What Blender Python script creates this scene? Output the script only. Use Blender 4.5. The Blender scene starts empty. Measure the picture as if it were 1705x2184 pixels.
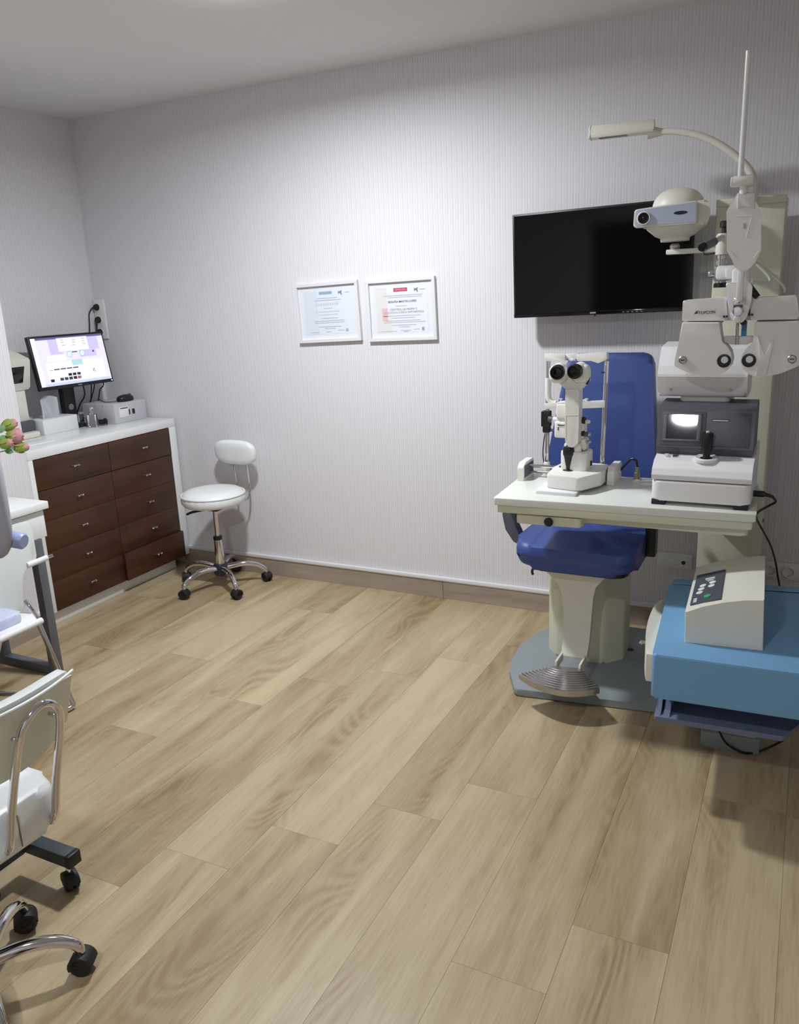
import bpy, bmesh, math, random
from mathutils import Vector, Matrix, Euler
random.seed(7)
PI = math.pi
S = bpy.context.scene
COL = S.collection

# ------------------------------------------------------------------ camera (calibrated on the room's own lines)
W, H, F = 1705.0, 2184.0, 1730.02
YAW, PITCH, ROLL = -0.47167815, -0.26691745, -0.04459289
CAM = Vector((3.80, -3.614, 1.55))
fw = Vector((math.sin(YAW)*math.cos(PITCH), math.cos(YAW)*math.cos(PITCH), math.sin(PITCH)))
r0 = Vector((math.cos(YAW), -math.sin(YAW), 0)); u0 = r0.cross(fw)
rt = math.cos(ROLL)*r0 + math.sin(ROLL)*u0
up = -math.sin(ROLL)*r0 + math.cos(ROLL)*u0
cd = bpy.data.cameras.new('camera'); cam = bpy.data.objects.new('camera', cd); COL.objects.link(cam)
cam.matrix_world = Matrix(((rt.x, up.x, -fw.x, CAM.x), (rt.y, up.y, -fw.y, CAM.y), (rt.z, up.z, -fw.z, CAM.z), (0, 0, 0, 1)))
cd.sensor_fit = 'HORIZONTAL'; cd.sensor_width = 36; cd.lens = F/W*36; cd.clip_start = 0.05
S.camera = cam

# ------------------------------------------------------------------ world, lights, exposure
wd = bpy.data.worlds.new('world'); S.world = wd; wd.use_nodes = True
wd.node_tree.nodes['Background'].inputs[0].default_value = (0.8, 0.85, 1, 1)
wd.node_tree.nodes['Background'].inputs[1].default_value = 0.0
S.view_settings.view_transform = 'Standard'; S.view_settings.look = 'None'
S.view_settings.exposure = 0.23; S.view_settings.gamma = 1; S.view_settings.use_curve_mapping = False
CE = 2.544
LAMPS = [(2.00, -1.19, 37.0), (3.04, -4.03, 22.0)]      # round LED panels in the ceiling: x, y, watts
LAMP_COL = (0.93, 0.965, 1.0)
for ln, (lx, ly, lw) in zip(('ceiling_lamp_middle_offscreen', 'ceiling_lamp_behind_offscreen'), LAMPS):
    ld = bpy.data.lights.new(ln, 'AREA'); ld.shape = 'DISK'; ld.size = 0.17; ld.energy = lw; ld.color = LAMP_COL; ld.spread = math.radians(172)
    lo = bpy.data.objects.new(ln, ld); COL.objects.link(lo); lo.location = (lx, ly, CE-0.034)

# ------------------------------------------------------------------ helpers
def hit(px, py, axis, val):
    d = rt*((px-W/2)/F) - up*((py-H/2)/F) + fw
    i = 'xyz'.index(axis)
    return CAM + d*((val-CAM[i])/d[i])
def lin(c):
    return tuple((v/12.92 if v <= .04045 else ((v+.055)/1.055)**2.4) for v in (x/255 for x in c)) + (1,)
MATS = {}
def mat(name, rgb, rough=.5, metal=0, noise=0, nscale=40, bump=0, emit=None, alpha=None, coat=0, spec=None, trans=0):
    if name in MATS: return MATS[name]
    m = bpy.data.materials.new(name); m.use_nodes = True; n = m.node_tree.nodes; l = m.node_tree.links
    b = n['Principled BSDF']; b.inputs['Base Color'].default_value = lin(rgb); b.inputs['Roughness'].default_value = rough
    b.inputs['Metallic'].default_value = metal
    if coat: b.inputs['Coat Weight'].default_value = coat; b.inputs['Coat Roughness'].default_value = .08
    if spec is not None: b.inputs['Specular IOR Level'].default_value = spec
    if trans: b.inputs['Transmission Weight'].default_value = trans; b.inputs['IOR'].default_value = 1.45
    if emit: b.inputs['Base Color'].default_value = (0, 0, 0, 1); b.inputs['Emission Color'].default_value = lin(rgb); b.inputs['Emission Strength'].default_value = emit
    tc = n.new('ShaderNodeTexCoord'); t = n.new('ShaderNodeTexNoise'); t.inputs['Scale'].default_value = nscale; t.inputs['Detail'].default_value = 3
    l.new(tc.outputs['Object'], t.inputs['Vector'])
    if noise:
        mx = n.new('ShaderNodeMix'); mx.data_type = 'RGBA'
        a = lin(rgb); k = noise
        mx.inputs[6].default_value = tuple(v*(1-k) for v in a[:3])+(1,); mx.inputs[7].default_value = tuple(min(1, v*(1+k)) for v in a[:3])+(1,)
        l.new(t.outputs['Fac'], mx.inputs[0]); l.new(mx.outputs[2], b.inputs['Base Color'])
    if bump:
        bp = n.new('ShaderNodeBump'); bp.inputs['Strength'].default_value = bump; bp.inputs['Distance'].default_value = .002
        l.new(t.outputs['Fac'], bp.inputs['Height']); l.new(bp.outputs[0], b.inputs['Normal'])
    MATS[name] = m; return m

def wallpaper(name, axis):
    m = bpy.data.materials.new(name); m.use_nodes = True; n = m.node_tree.nodes; l = m.node_tree.links; b = n['Principled BSDF']
    tc = n.new('ShaderNodeTexCoord'); sx = n.new('ShaderNodeSeparateXYZ'); l.new(tc.outputs['Object'], sx.inputs[0])
    def math_(op, a, bb=None):
        q = n.new('ShaderNodeMath'); q.operation = op
        for i, v in enumerate((a, bb)):
            if v is None: continue
            if isinstance(v, (int, float)): q.inputs[i].default_value = v
            else: l.new(v, q.inputs[i])
        return q.outputs[0]
    t = math_('DIVIDE', sx.outputs[axis], 0.0125)
    s = math_('SINE', math_('MULTIPLY', t, 2*PI))
    s2 = math_('SINE', math_('MULTIPLY', t, PI))
    v = math_('MULTIPLY_ADD', s, .36); v.node.inputs[2].default_value = .5
    v = math_('ADD', v, math_('MULTIPLY', s2, .14))
    nz = n.new('ShaderNodeTexNoise'); nz.inputs['Scale'].default_value = 260; nz.inputs['Detail'].default_value = 2
    l.new(tc.outputs['Object'], nz.inputs['Vector'])
    v = math_('ADD', v, math_('MULTIPLY', math_('SUBTRACT', nz.outputs['Fac'], .5), .9))
    cr = n.new('ShaderNodeValToRGB'); cr.color_ramp.elements[0].color = lin((215, 213, 216)); cr.color_ramp.elements[1].color = lin((227, 225, 230))
    cr.color_ramp.elements[0].position = 0.05; cr.color_ramp.elements[1].position = .75
    l.new(v, cr.inputs[0]); l.new(cr.outputs[0], b.inputs['Base Color']); b.inputs['Roughness'].default_value = .75
    b.inputs['Specular IOR Level'].default_value = .25
    return m
def wood(name, dark, light, rough, along, fine=1.0, ringed=True, tone=.16, coat=0):
    m = bpy.data.materials.new(name); m.use_nodes = True; n = m.node_tree.nodes; l = m.node_tree.links; b = n['Principled BSDF']
    tc = n.new('ShaderNodeTexCoord'); oi = n.new('ShaderNodeObjectInfo')
    mul = n.new('ShaderNodeMath'); mul.operation = 'MULTIPLY'; mul.inputs[1].default_value = 37.0; l.new(oi.outputs['Random'], mul.inputs[0])
    cx = n.new('ShaderNodeCombineXYZ'); [l.new(mul.outputs[0], cx.inputs[i]) for i in range(3)]
    ad = n.new('ShaderNodeVectorMath'); ad.operation = 'ADD'; l.new(tc.outputs['Object'], ad.inputs[0]); l.new(cx.outputs[0], ad.inputs[1])
    def noise(sc_along, sc_across, det=3, dist=0):
        mp = n.new('ShaderNodeMapping'); s = [sc_across]*3; s['xyz'.index(along)] = sc_along; mp.inputs['Scale'].default_value = s
        l.new(ad.outputs[0], mp.inputs['Vector'])
        t = n.new('ShaderNodeTexNoise'); t.inputs['Scale'].default_value = 1; t.inputs['Detail'].default_value = det; t.inputs['Distortion'].default_value = dist
        l.new(mp.outputs[0], t.inputs['Vector']); return t.outputs['Fac'], mp
    a, _ = noise(1.1, 9*fine, 4, .6)
    c, _ = noise(9*fine, 230*fine, 2)
    e, _ = noise(1.3, 4.2*fine, 1, .4)
    def mm(op, x, y):
        q = n.new('ShaderNodeMath'); q.operation = op
        for i, v in enumerate((x, y)):
            if isinstance(v, (int, float)): q.inputs[i].default_value = v
            else: l.new(v, q.inputs[i])
        return q.outputs[0]
    v = mm('ADD', mm('MULTIPLY', a, 1.0), mm('MULTIPLY', c, .32))
    if ringed:
        ring = mm('SINE', mm('MULTIPLY', e, 120.0), 0)
        ring = mm('MULTIPLY', mm('MULTIPLY', ring, .10), mm('MAXIMUM', mm('SUBTRACT', a, .5), 0.0))
        ring = mm('MULTIPLY', ring, 5.0)
        v = mm('ADD', v, ring)
    v = mm('ADD', v, mm('MULTIPLY', mm('SUBTRACT', oi.outputs['Random'], .5), tone))
    cr = n.new('ShaderNodeValToRGB'); cr.color_ramp.elements[0].color = lin(light); cr.color_ramp.elements[1].color = lin(dark)
    cr.color_ramp.elements[0].position = .45; cr.color_ramp.elements[1].position = .95
    l.new(v, cr.inputs[0]); l.new(cr.outputs[0], b.inputs['Base Color']); b.inputs['Roughness'].default_value = rough
    if coat: b.inputs['Coat Weight'].default_value = coat
    return m

M_WPX = wallpaper('striped_wallpaper_x', 0); M_WPY = wallpaper('striped_wallpaper_y', 1)
M_PLANK = wood('oak_plank', (142, 119, 85), (190, 173, 140), .42, 'y', tone=.24)
M_BASEW = wood('ash_baseboard', (140, 124, 110), (178, 165, 152), .5, 'x', 1.5, False, .02)
M_WALNUT = wood('walnut', (38, 19, 10), (84, 46, 25), .38, 'y', 1.6, False, .06)
M_CEIL = mat('ceiling_paint', (226, 226, 226), .9, noise=.02, nscale=90)
M_TRIM = mat('white_trim', (228, 228, 230), .45)
M_LACQ = mat('white_lacquer', (232, 234, 234), .22, noise=.01)
M_CHROME = mat('chrome', (215, 212, 215), .08, 1)
M_STEEL = mat('brushed_steel', (190, 190, 190), .3, 1, noise=.05, nscale=200)
M_BLACK = mat('black_plastic', (18, 18, 20), .42)
M_BLACKG = mat('black_gloss', (7, 7, 9), .07)
M_RUB = mat('black_rubber', (22, 22, 24), .6, bump=.2, nscale=120)
M_LEATH = mat('white_leather', (232, 235, 235), .42, bump=.15, nscale=220)
M_CREAM = mat('cream_plastic', (224, 222, 210), .42, noise=.02)
M_CREAMD = mat('cream_enamel', (212, 211, 190), .42, noise=.02)
M_WHITE = mat('white_plastic', (232, 232, 232), .4, noise=.01)
M_GWHITE = mat('grey_white_plastic', (228, 226, 224), .42, noise=.01)
M_GLOSSW = mat('gloss_white_plastic', (226, 227, 229), .22)
M_BLUE = mat('blue_vinyl', (54, 75, 138), .45, bump=.25, nscale=160, noise=.06)
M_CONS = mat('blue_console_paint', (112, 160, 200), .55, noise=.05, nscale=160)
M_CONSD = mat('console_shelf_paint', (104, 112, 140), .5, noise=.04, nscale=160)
M_GREYP = mat('grey_base_paint', (140, 148, 152), .45, noise=.04, nscale=120)
M_DGREY = mat('dark_grey_plastic', (82, 82, 92), .45, noise=.03)
M_LEG = mat('grey_steel_paint', (96, 98, 104), .45, noise=.03)
M_DFRAME = mat('dark_frame_paint', (52, 60, 68), .5, noise=.05)
M_LAV = mat('lavender_fabric', (172, 172, 184), .85, bump=.4, nscale=400, noise=.04)
M_LAVP = mat('lavender_plastic', (150, 158, 200), .35)
M_GLASS = mat('clear_glass', (240, 244, 246), .03, trans=1)
M_PAPER = mat('white_paper', (232, 234, 238), .8)

def wmat(o):
    m = Matrix.Identity(4)
    while o is not None:
        m = o.matrix_basis @ m; o = o.parent
    return m
def obj(name, bm, material, parent=None, smooth=40, kind=None, label=None, cat=None, group=None, origin=None):
    """links the bmesh (world coordinates) as ONE mesh object"""
    if parent is not None: bm.transform(wmat(parent).inverted())
    me = bpy.data.meshes.new(name)
    bmesh.ops.recalc_face_normals(bm, faces=bm.faces[:])
    if origin is not None: bm.transform(Matrix.Translation(-Vector(origin)))
    bm.to_mesh(me); bm.free()
    me.materials.append(material)
    if smooth:
        me.shade_smooth(); me.set_sharp_from_angle(angle=math.radians(smooth))
    o = bpy.data.objects.new(name, me); COL.objects.link(o)
    if origin is not None: o.location = origin
    if parent is not None: o.parent = parent
    if kind: o['kind'] = kind
    if label: o['label'] = label
    if cat: o['category'] = cat
    if group: o['group'] = group
    return o
def thing(name, label, cat, loc, group=None):
    o = bpy.data.objects.new(name, None); COL.objects.link(o); o.location = loc; o.empty_display_size = .05
    o['label'] = label; o['category'] = cat
    if group: o['group'] = group
    return o
def refit(t, k, loc):
    """sets a finished thing to its measured size and stands it on its support"""
    t.scale = (k, k, k); t.location = loc
def V(*a): return Vector(a)
NB = bmesh.new
def _bev(bm, verts, b, seg=2, edges=None):
    if b <= 0: return
    es = edges or [e for e in {e for v in verts for e in v.link_edges}]
    bmesh.ops.bevel(bm, geom=es, offset=b, segments=seg, profile=.5, affect='EDGES', clamp_overlap=True)
def box(bm, a, b, bev=0, seg=2, m=None):
    a, b = Vector(a), Vector(b); c = (a+b)/2; s = b-a
    r = bmesh.ops.create_cube(bm, size=1, matrix=(m or Matrix()) @ Matrix.Translation(c) @ Matrix.Diagonal((abs(s.x), abs(s.y), abs(s.z), 1)))
    _bev(bm, r['verts'], bev, seg); return bm
def B(a, b, bev=0, seg=2, m=None): return box(NB(), a, b, bev, seg, m)
def basis(z, x=None):
    z = Vector(z).normalized(); x = Vector(x) if x is not None else (Vector((1, 0, 0)) if abs(z.x) < .9 else Vector((0, 1, 0)))
    y = z.cross(x).normalized(); x = y.cross(z)
    return Matrix((x, y, z)).transposed()
def cyl(bm, p0, p1, r0, r1=None, n=24, bev=0):
    p0, p1 = Vector(p0), Vector(p1); r1 = r0 if r1 is None else r1; d = p1-p0
    m = Matrix.Translation((p0+p1)/2) @ basis(d).to_4x4()
    r = bmesh.ops.create_cone(bm, cap_ends=True, segments=n, radius1=r0, radius2=r1, depth=d.length, matrix=m)
    if bev:
        vs = r['verts']; es = [e for e in {e for v in vs for e in v.link_edges} if any(len(f.verts) > 4 for f in e.link_faces)]
        bmesh.ops.bevel(bm, geom=es, offset=bev, segments=2, profile=.5, affect='EDGES', clamp_overlap=True)
    return bm
def Cy(*a, **k): return cyl(NB(), *a, **k)
def lathe(bm, prof, c, axis=(0, 0, 1), n=28):
    m = Matrix.Translation(Vector(c)) @ basis(axis).to_4x4(); rings = []
    for r, z in prof:
        if r < 1e-6: rings.append([bm.verts.new(m @ Vector((0, 0, z)))])
        else: rings.append([bm.verts.new(m @ Vector((r*math.cos(2*PI*i/n), r*math.sin(2*PI*i/n), z))) for i in range(n)])
    for A, C in zip(rings, rings[1:]):
        for i in range(n):
            j = (i+1) % n
            f = [A[i % len(A)], A[j % len(A)], C[j % len(C)], C[i % len(C)]]
            f = list(dict.fromkeys(f))
            if len(f) > 2: bm.faces.new(f)
    for R, flip in ((rings[0], True), (rings[-1], False)):
        if len(R) > 2: bm.faces.new(R[::-1] if flip else R)
    return bm
def smooth_path(pts, k=6, closed=False):
    P = [Vector(p) for p in pts]; out = []; n = len(P)
    for i in range(n if closed else n-1):
        if closed: a, b, c, d = P[i-1], P[i], P[(i+1) % n], P[(i+2) % n]
        else: a, b, c, d = P[max(i-1, 0)], P[i], P[i+1], P[min(i+2, n-1)]
        for j in range(k):
            t = j/k
            out.append(.5*((2*b)+(c-a)*t+(2*a-5*b+4*c-d)*t*t+(3*b-a-3*c+d)*t**3))
    if not closed: out.append(P[-1])
    return out
def tube(bm, pts, r, n=10, k=0, flat=None):
    P = smooth_path(pts, k) if k else [Vector(p) for p in pts]
    rs = r if isinstance(r, (list, tuple)) else None
    t = (P[1]-P[0]).normalized(); x = t.orthogonal().normalized()
    if flat is not None: x = (Vector(flat[0]) - t*Vector(flat[0]).dot(t)).normalized()
    rings = []
    for i, p in enumerate(P):
        t = (P[min(i+1, len(P)-1)]-P[max(i-1, 0)]).normalized()
        x = (x - t*x.dot(t)).normalized(); y = t.cross(x)
        q = i/(len(P)-1); rr = (rs[0]+(rs[1]-rs[0])*q) if rs else r
        ry = rr*flat[1] if flat else rr
        rings.append([bm.verts.new(p + x*(rr*math.cos(2*PI*j/n)) + y*(ry*math.sin(2*PI*j/n))) for j in range(n)])
    for A, C in zip(rings, rings[1:]):
        for j in range(n): bm.faces.new((A[j], A[(j+1) % n], C[(j+1) % n], C[j]))
    bm.faces.new(rings[0][::-1]); bm.faces.new(rings[-1]); return bm
def Tb(*a, **k): return tube(NB(), *a, **k)
def rpoly(pts, rad, seg=5):
    """2D polygon with rounded corners"""
    out = []; n = len(pts)
    for i, p in enumerate(pts):
        r = rad[i] if isinstance(rad, (list, tuple)) else rad
        p = Vector(p); a = Vector(pts[i-1]); c = Vector(pts[(i+1) % n])
        u = (a-p); v = (c-p); lu, lv = u.length, v.length; u.normalize(); v.normalize()
        ang = u.angle(v) if lu and lv else PI
        if r <= 0 or ang > PI-.02: out.append(p); continue
        d = min(r/math.tan(ang/2), lu*.49, lv*.49)
        s, e = p+u*d, p+v*d
        for k in range(seg+1):
            t = k/seg; out.append((1-t)**2*s+2*t*(1-t)*p+t*t*e)
    return out
def prism(bm, poly, frame, d0, d1, bev=0, seg=2):
    """poly 2D in frame (origin, xdir, ydir); extruded along x cross y from d0 to d1"""
    o, x, y = (Vector(v) for v in frame); z = x.cross(y)
    A = [bm.verts.new(o+x*p[0]+y*p[1]+z*d0) for p in poly]; C = [bm.verts.new(o+x*p[0]+y*p[1]+z*d1) for p in poly]
    n = len(poly); f0 = bm.faces.new(A[::-1]); f1 = bm.faces.new(C)
    for i in range(n): bm.faces.new((A[i], A[(i+1) % n], C[(i+1) % n], C[i]))
    if bev:
        es = list(f0.edges)+list(f1.edges)
        bmesh.ops.bevel(bm, geom=es, offset=bev, segments=seg, profile=.5, affect='EDGES', clamp_overlap=True)
    return bm
def Pr(*a, **k): return prism(NB(), *a, **k)
XY = ((0, 0, 0), (1, 0, 0), (0, 1, 0))
XZ = ((0, 0, 0), (1, 0, 0), (0, 0, 1))      # extrusion runs along -y: depth d means y = -d
YZ = ((0, 0, 0), (0, 1, 0), (0, 0, 1))      # extrusion runs along +x
def ell(bm, c, r, n=20, m=12, p=2.0, rot=None):
    """superellipsoid"""
    R = rot or Matrix.Identity(3); rings = []; c = Vector(c)
    sg = lambda v, e: math.copysign(abs(v)**e, v)
    e = 2/p
    for i in range(1, m):
        th = -PI/2+PI*i/m
        rings.append([bm.verts.new(c+R @ Vector((r[0]*sg(math.cos(th), e)*sg(math.cos(2*PI*j/n), e), r[1]*sg(math.cos(th), e)*sg(math.sin(2*PI*j/n), e), r[2]*sg(math.sin(th), e)))) for j in range(n)])
    a = bm.verts.new(c+R @ Vector((0, 0, -r[2]))); z = bm.verts.new(c+R @ Vector((0, 0, r[2])))
    for A, C in zip(rings, rings[1:]):
        for j in range(n): bm.faces.new((A[j], A[(j+1) % n], C[(j+1) % n], C[j]))
    for j in range(n):
        bm.faces.new((a, rings[0][(j+1) % n], rings[0][j])); bm.faces.new((z, rings[-1][j], rings[-1][(j+1) % n]))
    return bm
def quad(bm, o, x, y, x0, x1, y0, y1):
    o, x, y = Vector(o), Vector(x), Vector(y)
    return bm.faces.new([bm.verts.new(o+x*a+y*b) for a, b in ((x0, y0), (x1, y0), (x1, y1), (x0, y1))])
def text(name, s, size, o, x, y, material, parent, align='CENTER', bold=0):
    cu = bpy.data.curves.new('tmp_text', 'FONT'); cu.body = s; cu.size = size; cu.align_x = align; cu.align_y = 'CENTER'; cu.offset = bold
    to = bpy.data.objects.new('tmp_text', cu); COL.objects.link(to)
    me = bpy.data.meshes.new_from_object(to.evaluated_get(bpy.context.evaluated_depsgraph_get()))
    bpy.data.objects.remove(to); bpy.data.curves.remove(cu)
    bm = NB(); bm.from_mesh(me); bpy.data.meshes.remove(me)
    x, y = Vector(x), Vector(y); z = x.cross(y); o = Vector(o)
    M = Matrix(((x.x, y.x, z.x, o.x), (x.y, y.y, z.y, o.y), (x.z, y.z, z.z, o.z), (0, 0, 0, 1)))
    bm.transform(M)
    return obj(name, bm, material, parent, smooth=0)
def caster(parent, c, yaw, r=.026, wd_=.046, top=None):
    """twin-wheel swivel caster as one part with its stem as a sub-part"""
    c = Vector(c); ax = Vector((math.cos(yaw), math.sin(yaw), 0)); fr = Vector((-ax.y, ax.x, 0)); bm = NB()
    for s in (-1, 1):
        lathe(bm, [(r*.55, 0), (r, .003), (r, wd_*.36), (r*.8, wd_*.46)], c+Vector((0, 0, r)) + ax*(s*wd_*.04), ax*s, 20)
    # hood over the wheels
    hood = [Vector((math.cos(a)*r*1.08, math.sin(a)*r*1.08)) for a in [PI*k/10*1.12-.35 for k in range(11)]]
    prism(bm, hood, (c+Vector((0, 0, r)), fr, (0, 0, 1)), -wd_*.5, wd_*.5, .002)
    k = obj('caster', bm, M_RUB, parent)
    if top: obj('stem', Cy(c+Vector((0, 0, r*1.2)), c+Vector((0, 0, top)), .008, n=12), M_CHROME, k)
    return k
# ================================================================== ROOM
XR, YF = 5.25, -5.25                                     # right wall, wall behind the camera
ALC = -1.045                                             # alcove end; left wall face stands at x = .53
floor = obj('floor', B((-.15, YF-.1, -.12), (XR+.1, .1, -.006)), mat('joint_dark', (96, 80, 58), .8), smooth=0, kind='structure')
# oak planks: joints read off the photograph, plank length 1.252 m
PW, X0, PL = .2325, 3.38, 1.252
JO = {-2: -1.48, -3: -1.693, -1: -2.168, 0: -1.94, 1: -1.26, -7: -1.313, -6: -1.048, -5: -.871, -4: -1.912}
k = -15
while X0+k*PW < XR:
    xa, xb = max(X0+k*PW, -.12), min(X0+(k+1)*PW, XR+.05); j = JO.get(k, -((k*0.47) % 1)*PL-.1)
    while j < 0: j += PL
    y1 = .02; yy = j
    while y1 > YF:
        yy = yy-PL if yy >= y1-.001 else yy
        y0 = max(yy, YF-.05)
        if xb-xa > .02 and y1-y0 > .02:
            c = V((xa+xb)/2, (y0+y1)/2, 0); e = .00035
            bm = NB(); r = bmesh.ops.create_cube(bm, size=1, matrix=Matrix.Diagonal((xb-xa-2*e, y1-y0-2*e, .008, 1)))
            bm.transform(Matrix.Translation((0, 0, -.004)))
            p = obj('plank', bm, M_PLANK, None, smooth=0); p.location = c; p.parent = floor
        y1 = y0; yy = y0
    k += 1
obj('ceiling', B((-.15, YF-.1, CE), (XR+.1, .1, CE+.1)), M_CEIL, smooth=0, kind='structure')
obj('wall_back', B((-.15, 0, -.1), (XR+.1, .1, CE)), M_WPX, smooth=0, kind='structure')
obj('wall_alcove', B((-.15, ALC, -.1), (0, 0, CE)), M_WPY, smooth=0, kind='structure')
obj('wall_left', B((-.15, YF-.1, -.1), (.53, ALC, CE)), M_WPY, smooth=0, kind='structure')
obj('wall_right', B((XR, YF-.1, -.1), (XR+.1, .1, CE)), M_WPY, smooth=0, kind='structure')
# wall behind the camera with a dark doorway in it (its reflection shows in the television)
DX0, DX1, DZ = 1.72, 2.70, 2.12
bm = B((-.15, YF-.1, -.1), (DX0, YF, CE)); box(bm, (DX1, YF-.1, -.1), (XR+.1, YF, CE)); box(bm, (DX0, YF-.1, DZ), (DX1, YF, CE))
obj('wall_front', bm, M_WPX, smooth=0, kind='structure')
d = obj('door_1', B((DX0, YF-.08, 0), (DX1, YF-.04, DZ), .003), mat('dark_door', (42, 30, 24), .5), smooth=0, kind='structure')
obj('door_handle', Tb([(DX0+.08, YF-.04, 1.02), (DX0+.08, YF+.0, 1.02), (DX0+.2, YF+.0, 1.02)], .009), M_STEEL, d)
# baseboards: ash panel with a white moulding on top
bb = obj('baseboard_back', B((.48, -.012, 0), (2.194, 0, .095), .001), M_BASEW, smooth=0, kind='structure')
obj('board', B((2.196, -.0122, 0), (XR, 0, .095), .001), M_BASEW, bb, smooth=0)
obj('trim_1', B((.48, -.018, .0945), (XR, 0, .116), .004), M_TRIM, kind='structure')
obj('baseboard_left', B((.53, YF, 0), (.542, ALC-.002, .095), .001), wood('ash_baseboard_y', (140, 124, 110), (178, 165, 152), .5, 'y', 1.5, False, .02), smooth=0, kind='structure')
obj('trim_2', B((.53, YF, .0945), (.548, ALC-.002, .116), .004), M_TRIM, kind='structure')

# ceiling lamps
for i, (lx, ly, lw) in enumerate(LAMPS):
    t = thing('ceiling_light', ['round white LED panel in the ceiling over the middle of the floor', 'round white LED panel in the ceiling by the dark door'][i], 'ceiling light', (lx, ly, CE), 'LED panels in the ceiling')
    bm = lathe(NB(), [(.108, 0), (.107, -.008), (.096, -.010), (.093, -.006), (.093, 0)], (lx, ly, CE))
    obj('rim', bm, M_TRIM, t)
    obj('diffuser_offscreen', Cy((lx, ly, CE-.001), (lx, ly, CE-.031), .092, n=40, bev=.004), mat('led_diffuser', (240, 246, 255), .5, emit=26), t)

# ================================================================== DRESSER
DF, DT = .53, .89
t = thing('dresser', 'white dresser with ten dark walnut drawers in the alcove', 'dresser', (.26, -.53, 0))
obj('top', B((.001, ALC+.002, .845), (DF, -.02, DT), .003), M_LACQ, t)
obj('side_panel', B((.001, ALC+.002, .07), (DF, -1.014, .845), .002), M_LACQ, t)
obj('side_panel', B((.001, -.075, .07), (DF, -.02, .845), .002), M_LACQ, t)
obj('back_panel', B((.001, -1.014, .07), (.012, -.075, .845)), M_LACQ, t, 0)
obj('bottom_panel', B((.012, -1.014, .07), (.50, -.075, .085)), M_LACQ, t, 0)
obj('kickboard', B((.44, -1.03, 0), (.496, -.54, .07), .002), M_LACQ, t)
obj('kickboard', B((.44, -.54, 0), (.484, -.10, .07), .002), M_LACQ, t)
zs = [.845-.0015-i*(.77/5) for i in range(6)]
for ci, (ya, yb) in enumerate(((-1.0135, -.5425), (-.5405, -.0755))):
    for i in range(5):
        ext = .014 if (ci == 1 and i == 4) else (.002 if i == 0 else 0)
        z1, z0 = zs[i]-(.0015 if i in (0, 1) else .0004), zs[i+1]+(.0015 if i == 0 else .0004)
        ye = yb+(.006 if ext > .01 else 0)
        bm = B((DF-.02+ext, ya, z0), (DF+ext, ye, z1), .0015)
        box(bm, (.10+ext, ya+.02, z0+.02), (DF-.019+ext, yb-.02, z1-.03))
        dr = obj('drawer', bm, M_WALNUT, t)
        yc, zc = (ya+yb)/2+(.0 if ci == 0 else .01), (z0+z1)/2+.005
        bm = NB()
        for s in (-1, 1):
            cyl(bm, (DF+ext-.002, yc+s*.013, zc), (DF+ext+.016, yc+s*.013, zc), .0032, n=10)
            ell(bm, (DF+ext+.018, yc+s*.013, zc), (.006, .006, .006), 12, 8)
        tube(bm, [(DF+ext+.015, yc-.013, zc), (DF+ext+.015, yc+.013, zc)], .0026, 8)
        obj('handle', bm, M_CHROME, dr)

# ---------------- things standing on the dresser
t = thing('computer_box', 'light grey metal computer box with a small front panel on dresser', 'box', (.21, -.14, DT))
bx0, bx1, by0, by1, bz = .085, .33, -.272, -.025, 1.0
M_BOX = mat('light_grey_sheet_metal', (196, 196, 200), .42, noise=.02)
obj('case', B((bx0, by0, DT), (bx1, by1, bz), .003), M_BOX, t)
obj('front_panel', B((bx1-.002, by0+.035, DT+.03), (bx1+.004, by0+.105, bz-.022), .0015), M_WHITE, t)
obj('panel_slot', B((bx1+.003, by0+.042, bz-.031), (bx1+.0048, by0+.098, bz-.026)), M_BLACK, t, 0)
obj('panel_edge', B((bx1+.002, by0+.106, DT+.042), (bx1+.006, by0+.112, bz-.04)), M_BLACK, t, 0)
obj('switch', B((bx1-.001, by0+.135, DT+.04), (bx1+.004, by0+.152, DT+.068), .001), M_BLACK, t, 0)
for dx in (.03, .1, .16): obj('screw', Cy((bx0+dx, by0+.001, bz-.012), (bx0+dx, by0-.001, bz-.012), .0025, n=8), M_DGREY, t)
t = thing('computer_mouse', 'black computer mouse lying on the grey metal box', 'mouse', (.27, -.13, bz))
bm = NB(); ell(bm, (.275, -.125, bz+.012), (.031, .056, .026), 24, 14, 2.4)
for v in bm.verts: v.co.z = max(v.co.z, bz+.0005)
obj('shell', bm, M_BLACK, t)
obj('scroll_wheel', Cy((.271, -.088, bz+.032), (.279, -.088, bz+.032), .008, n=14), M_DGREY, t)
obj('cable', Tb([(.27, -.18, bz+.008), (.262, -.21, bz+.006), (.20, -.21, bz+.004), (.07, -.13, bz+.003), (.02, -.10, .96)], .0022, 6, 5), M_BLACK, t)

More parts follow.
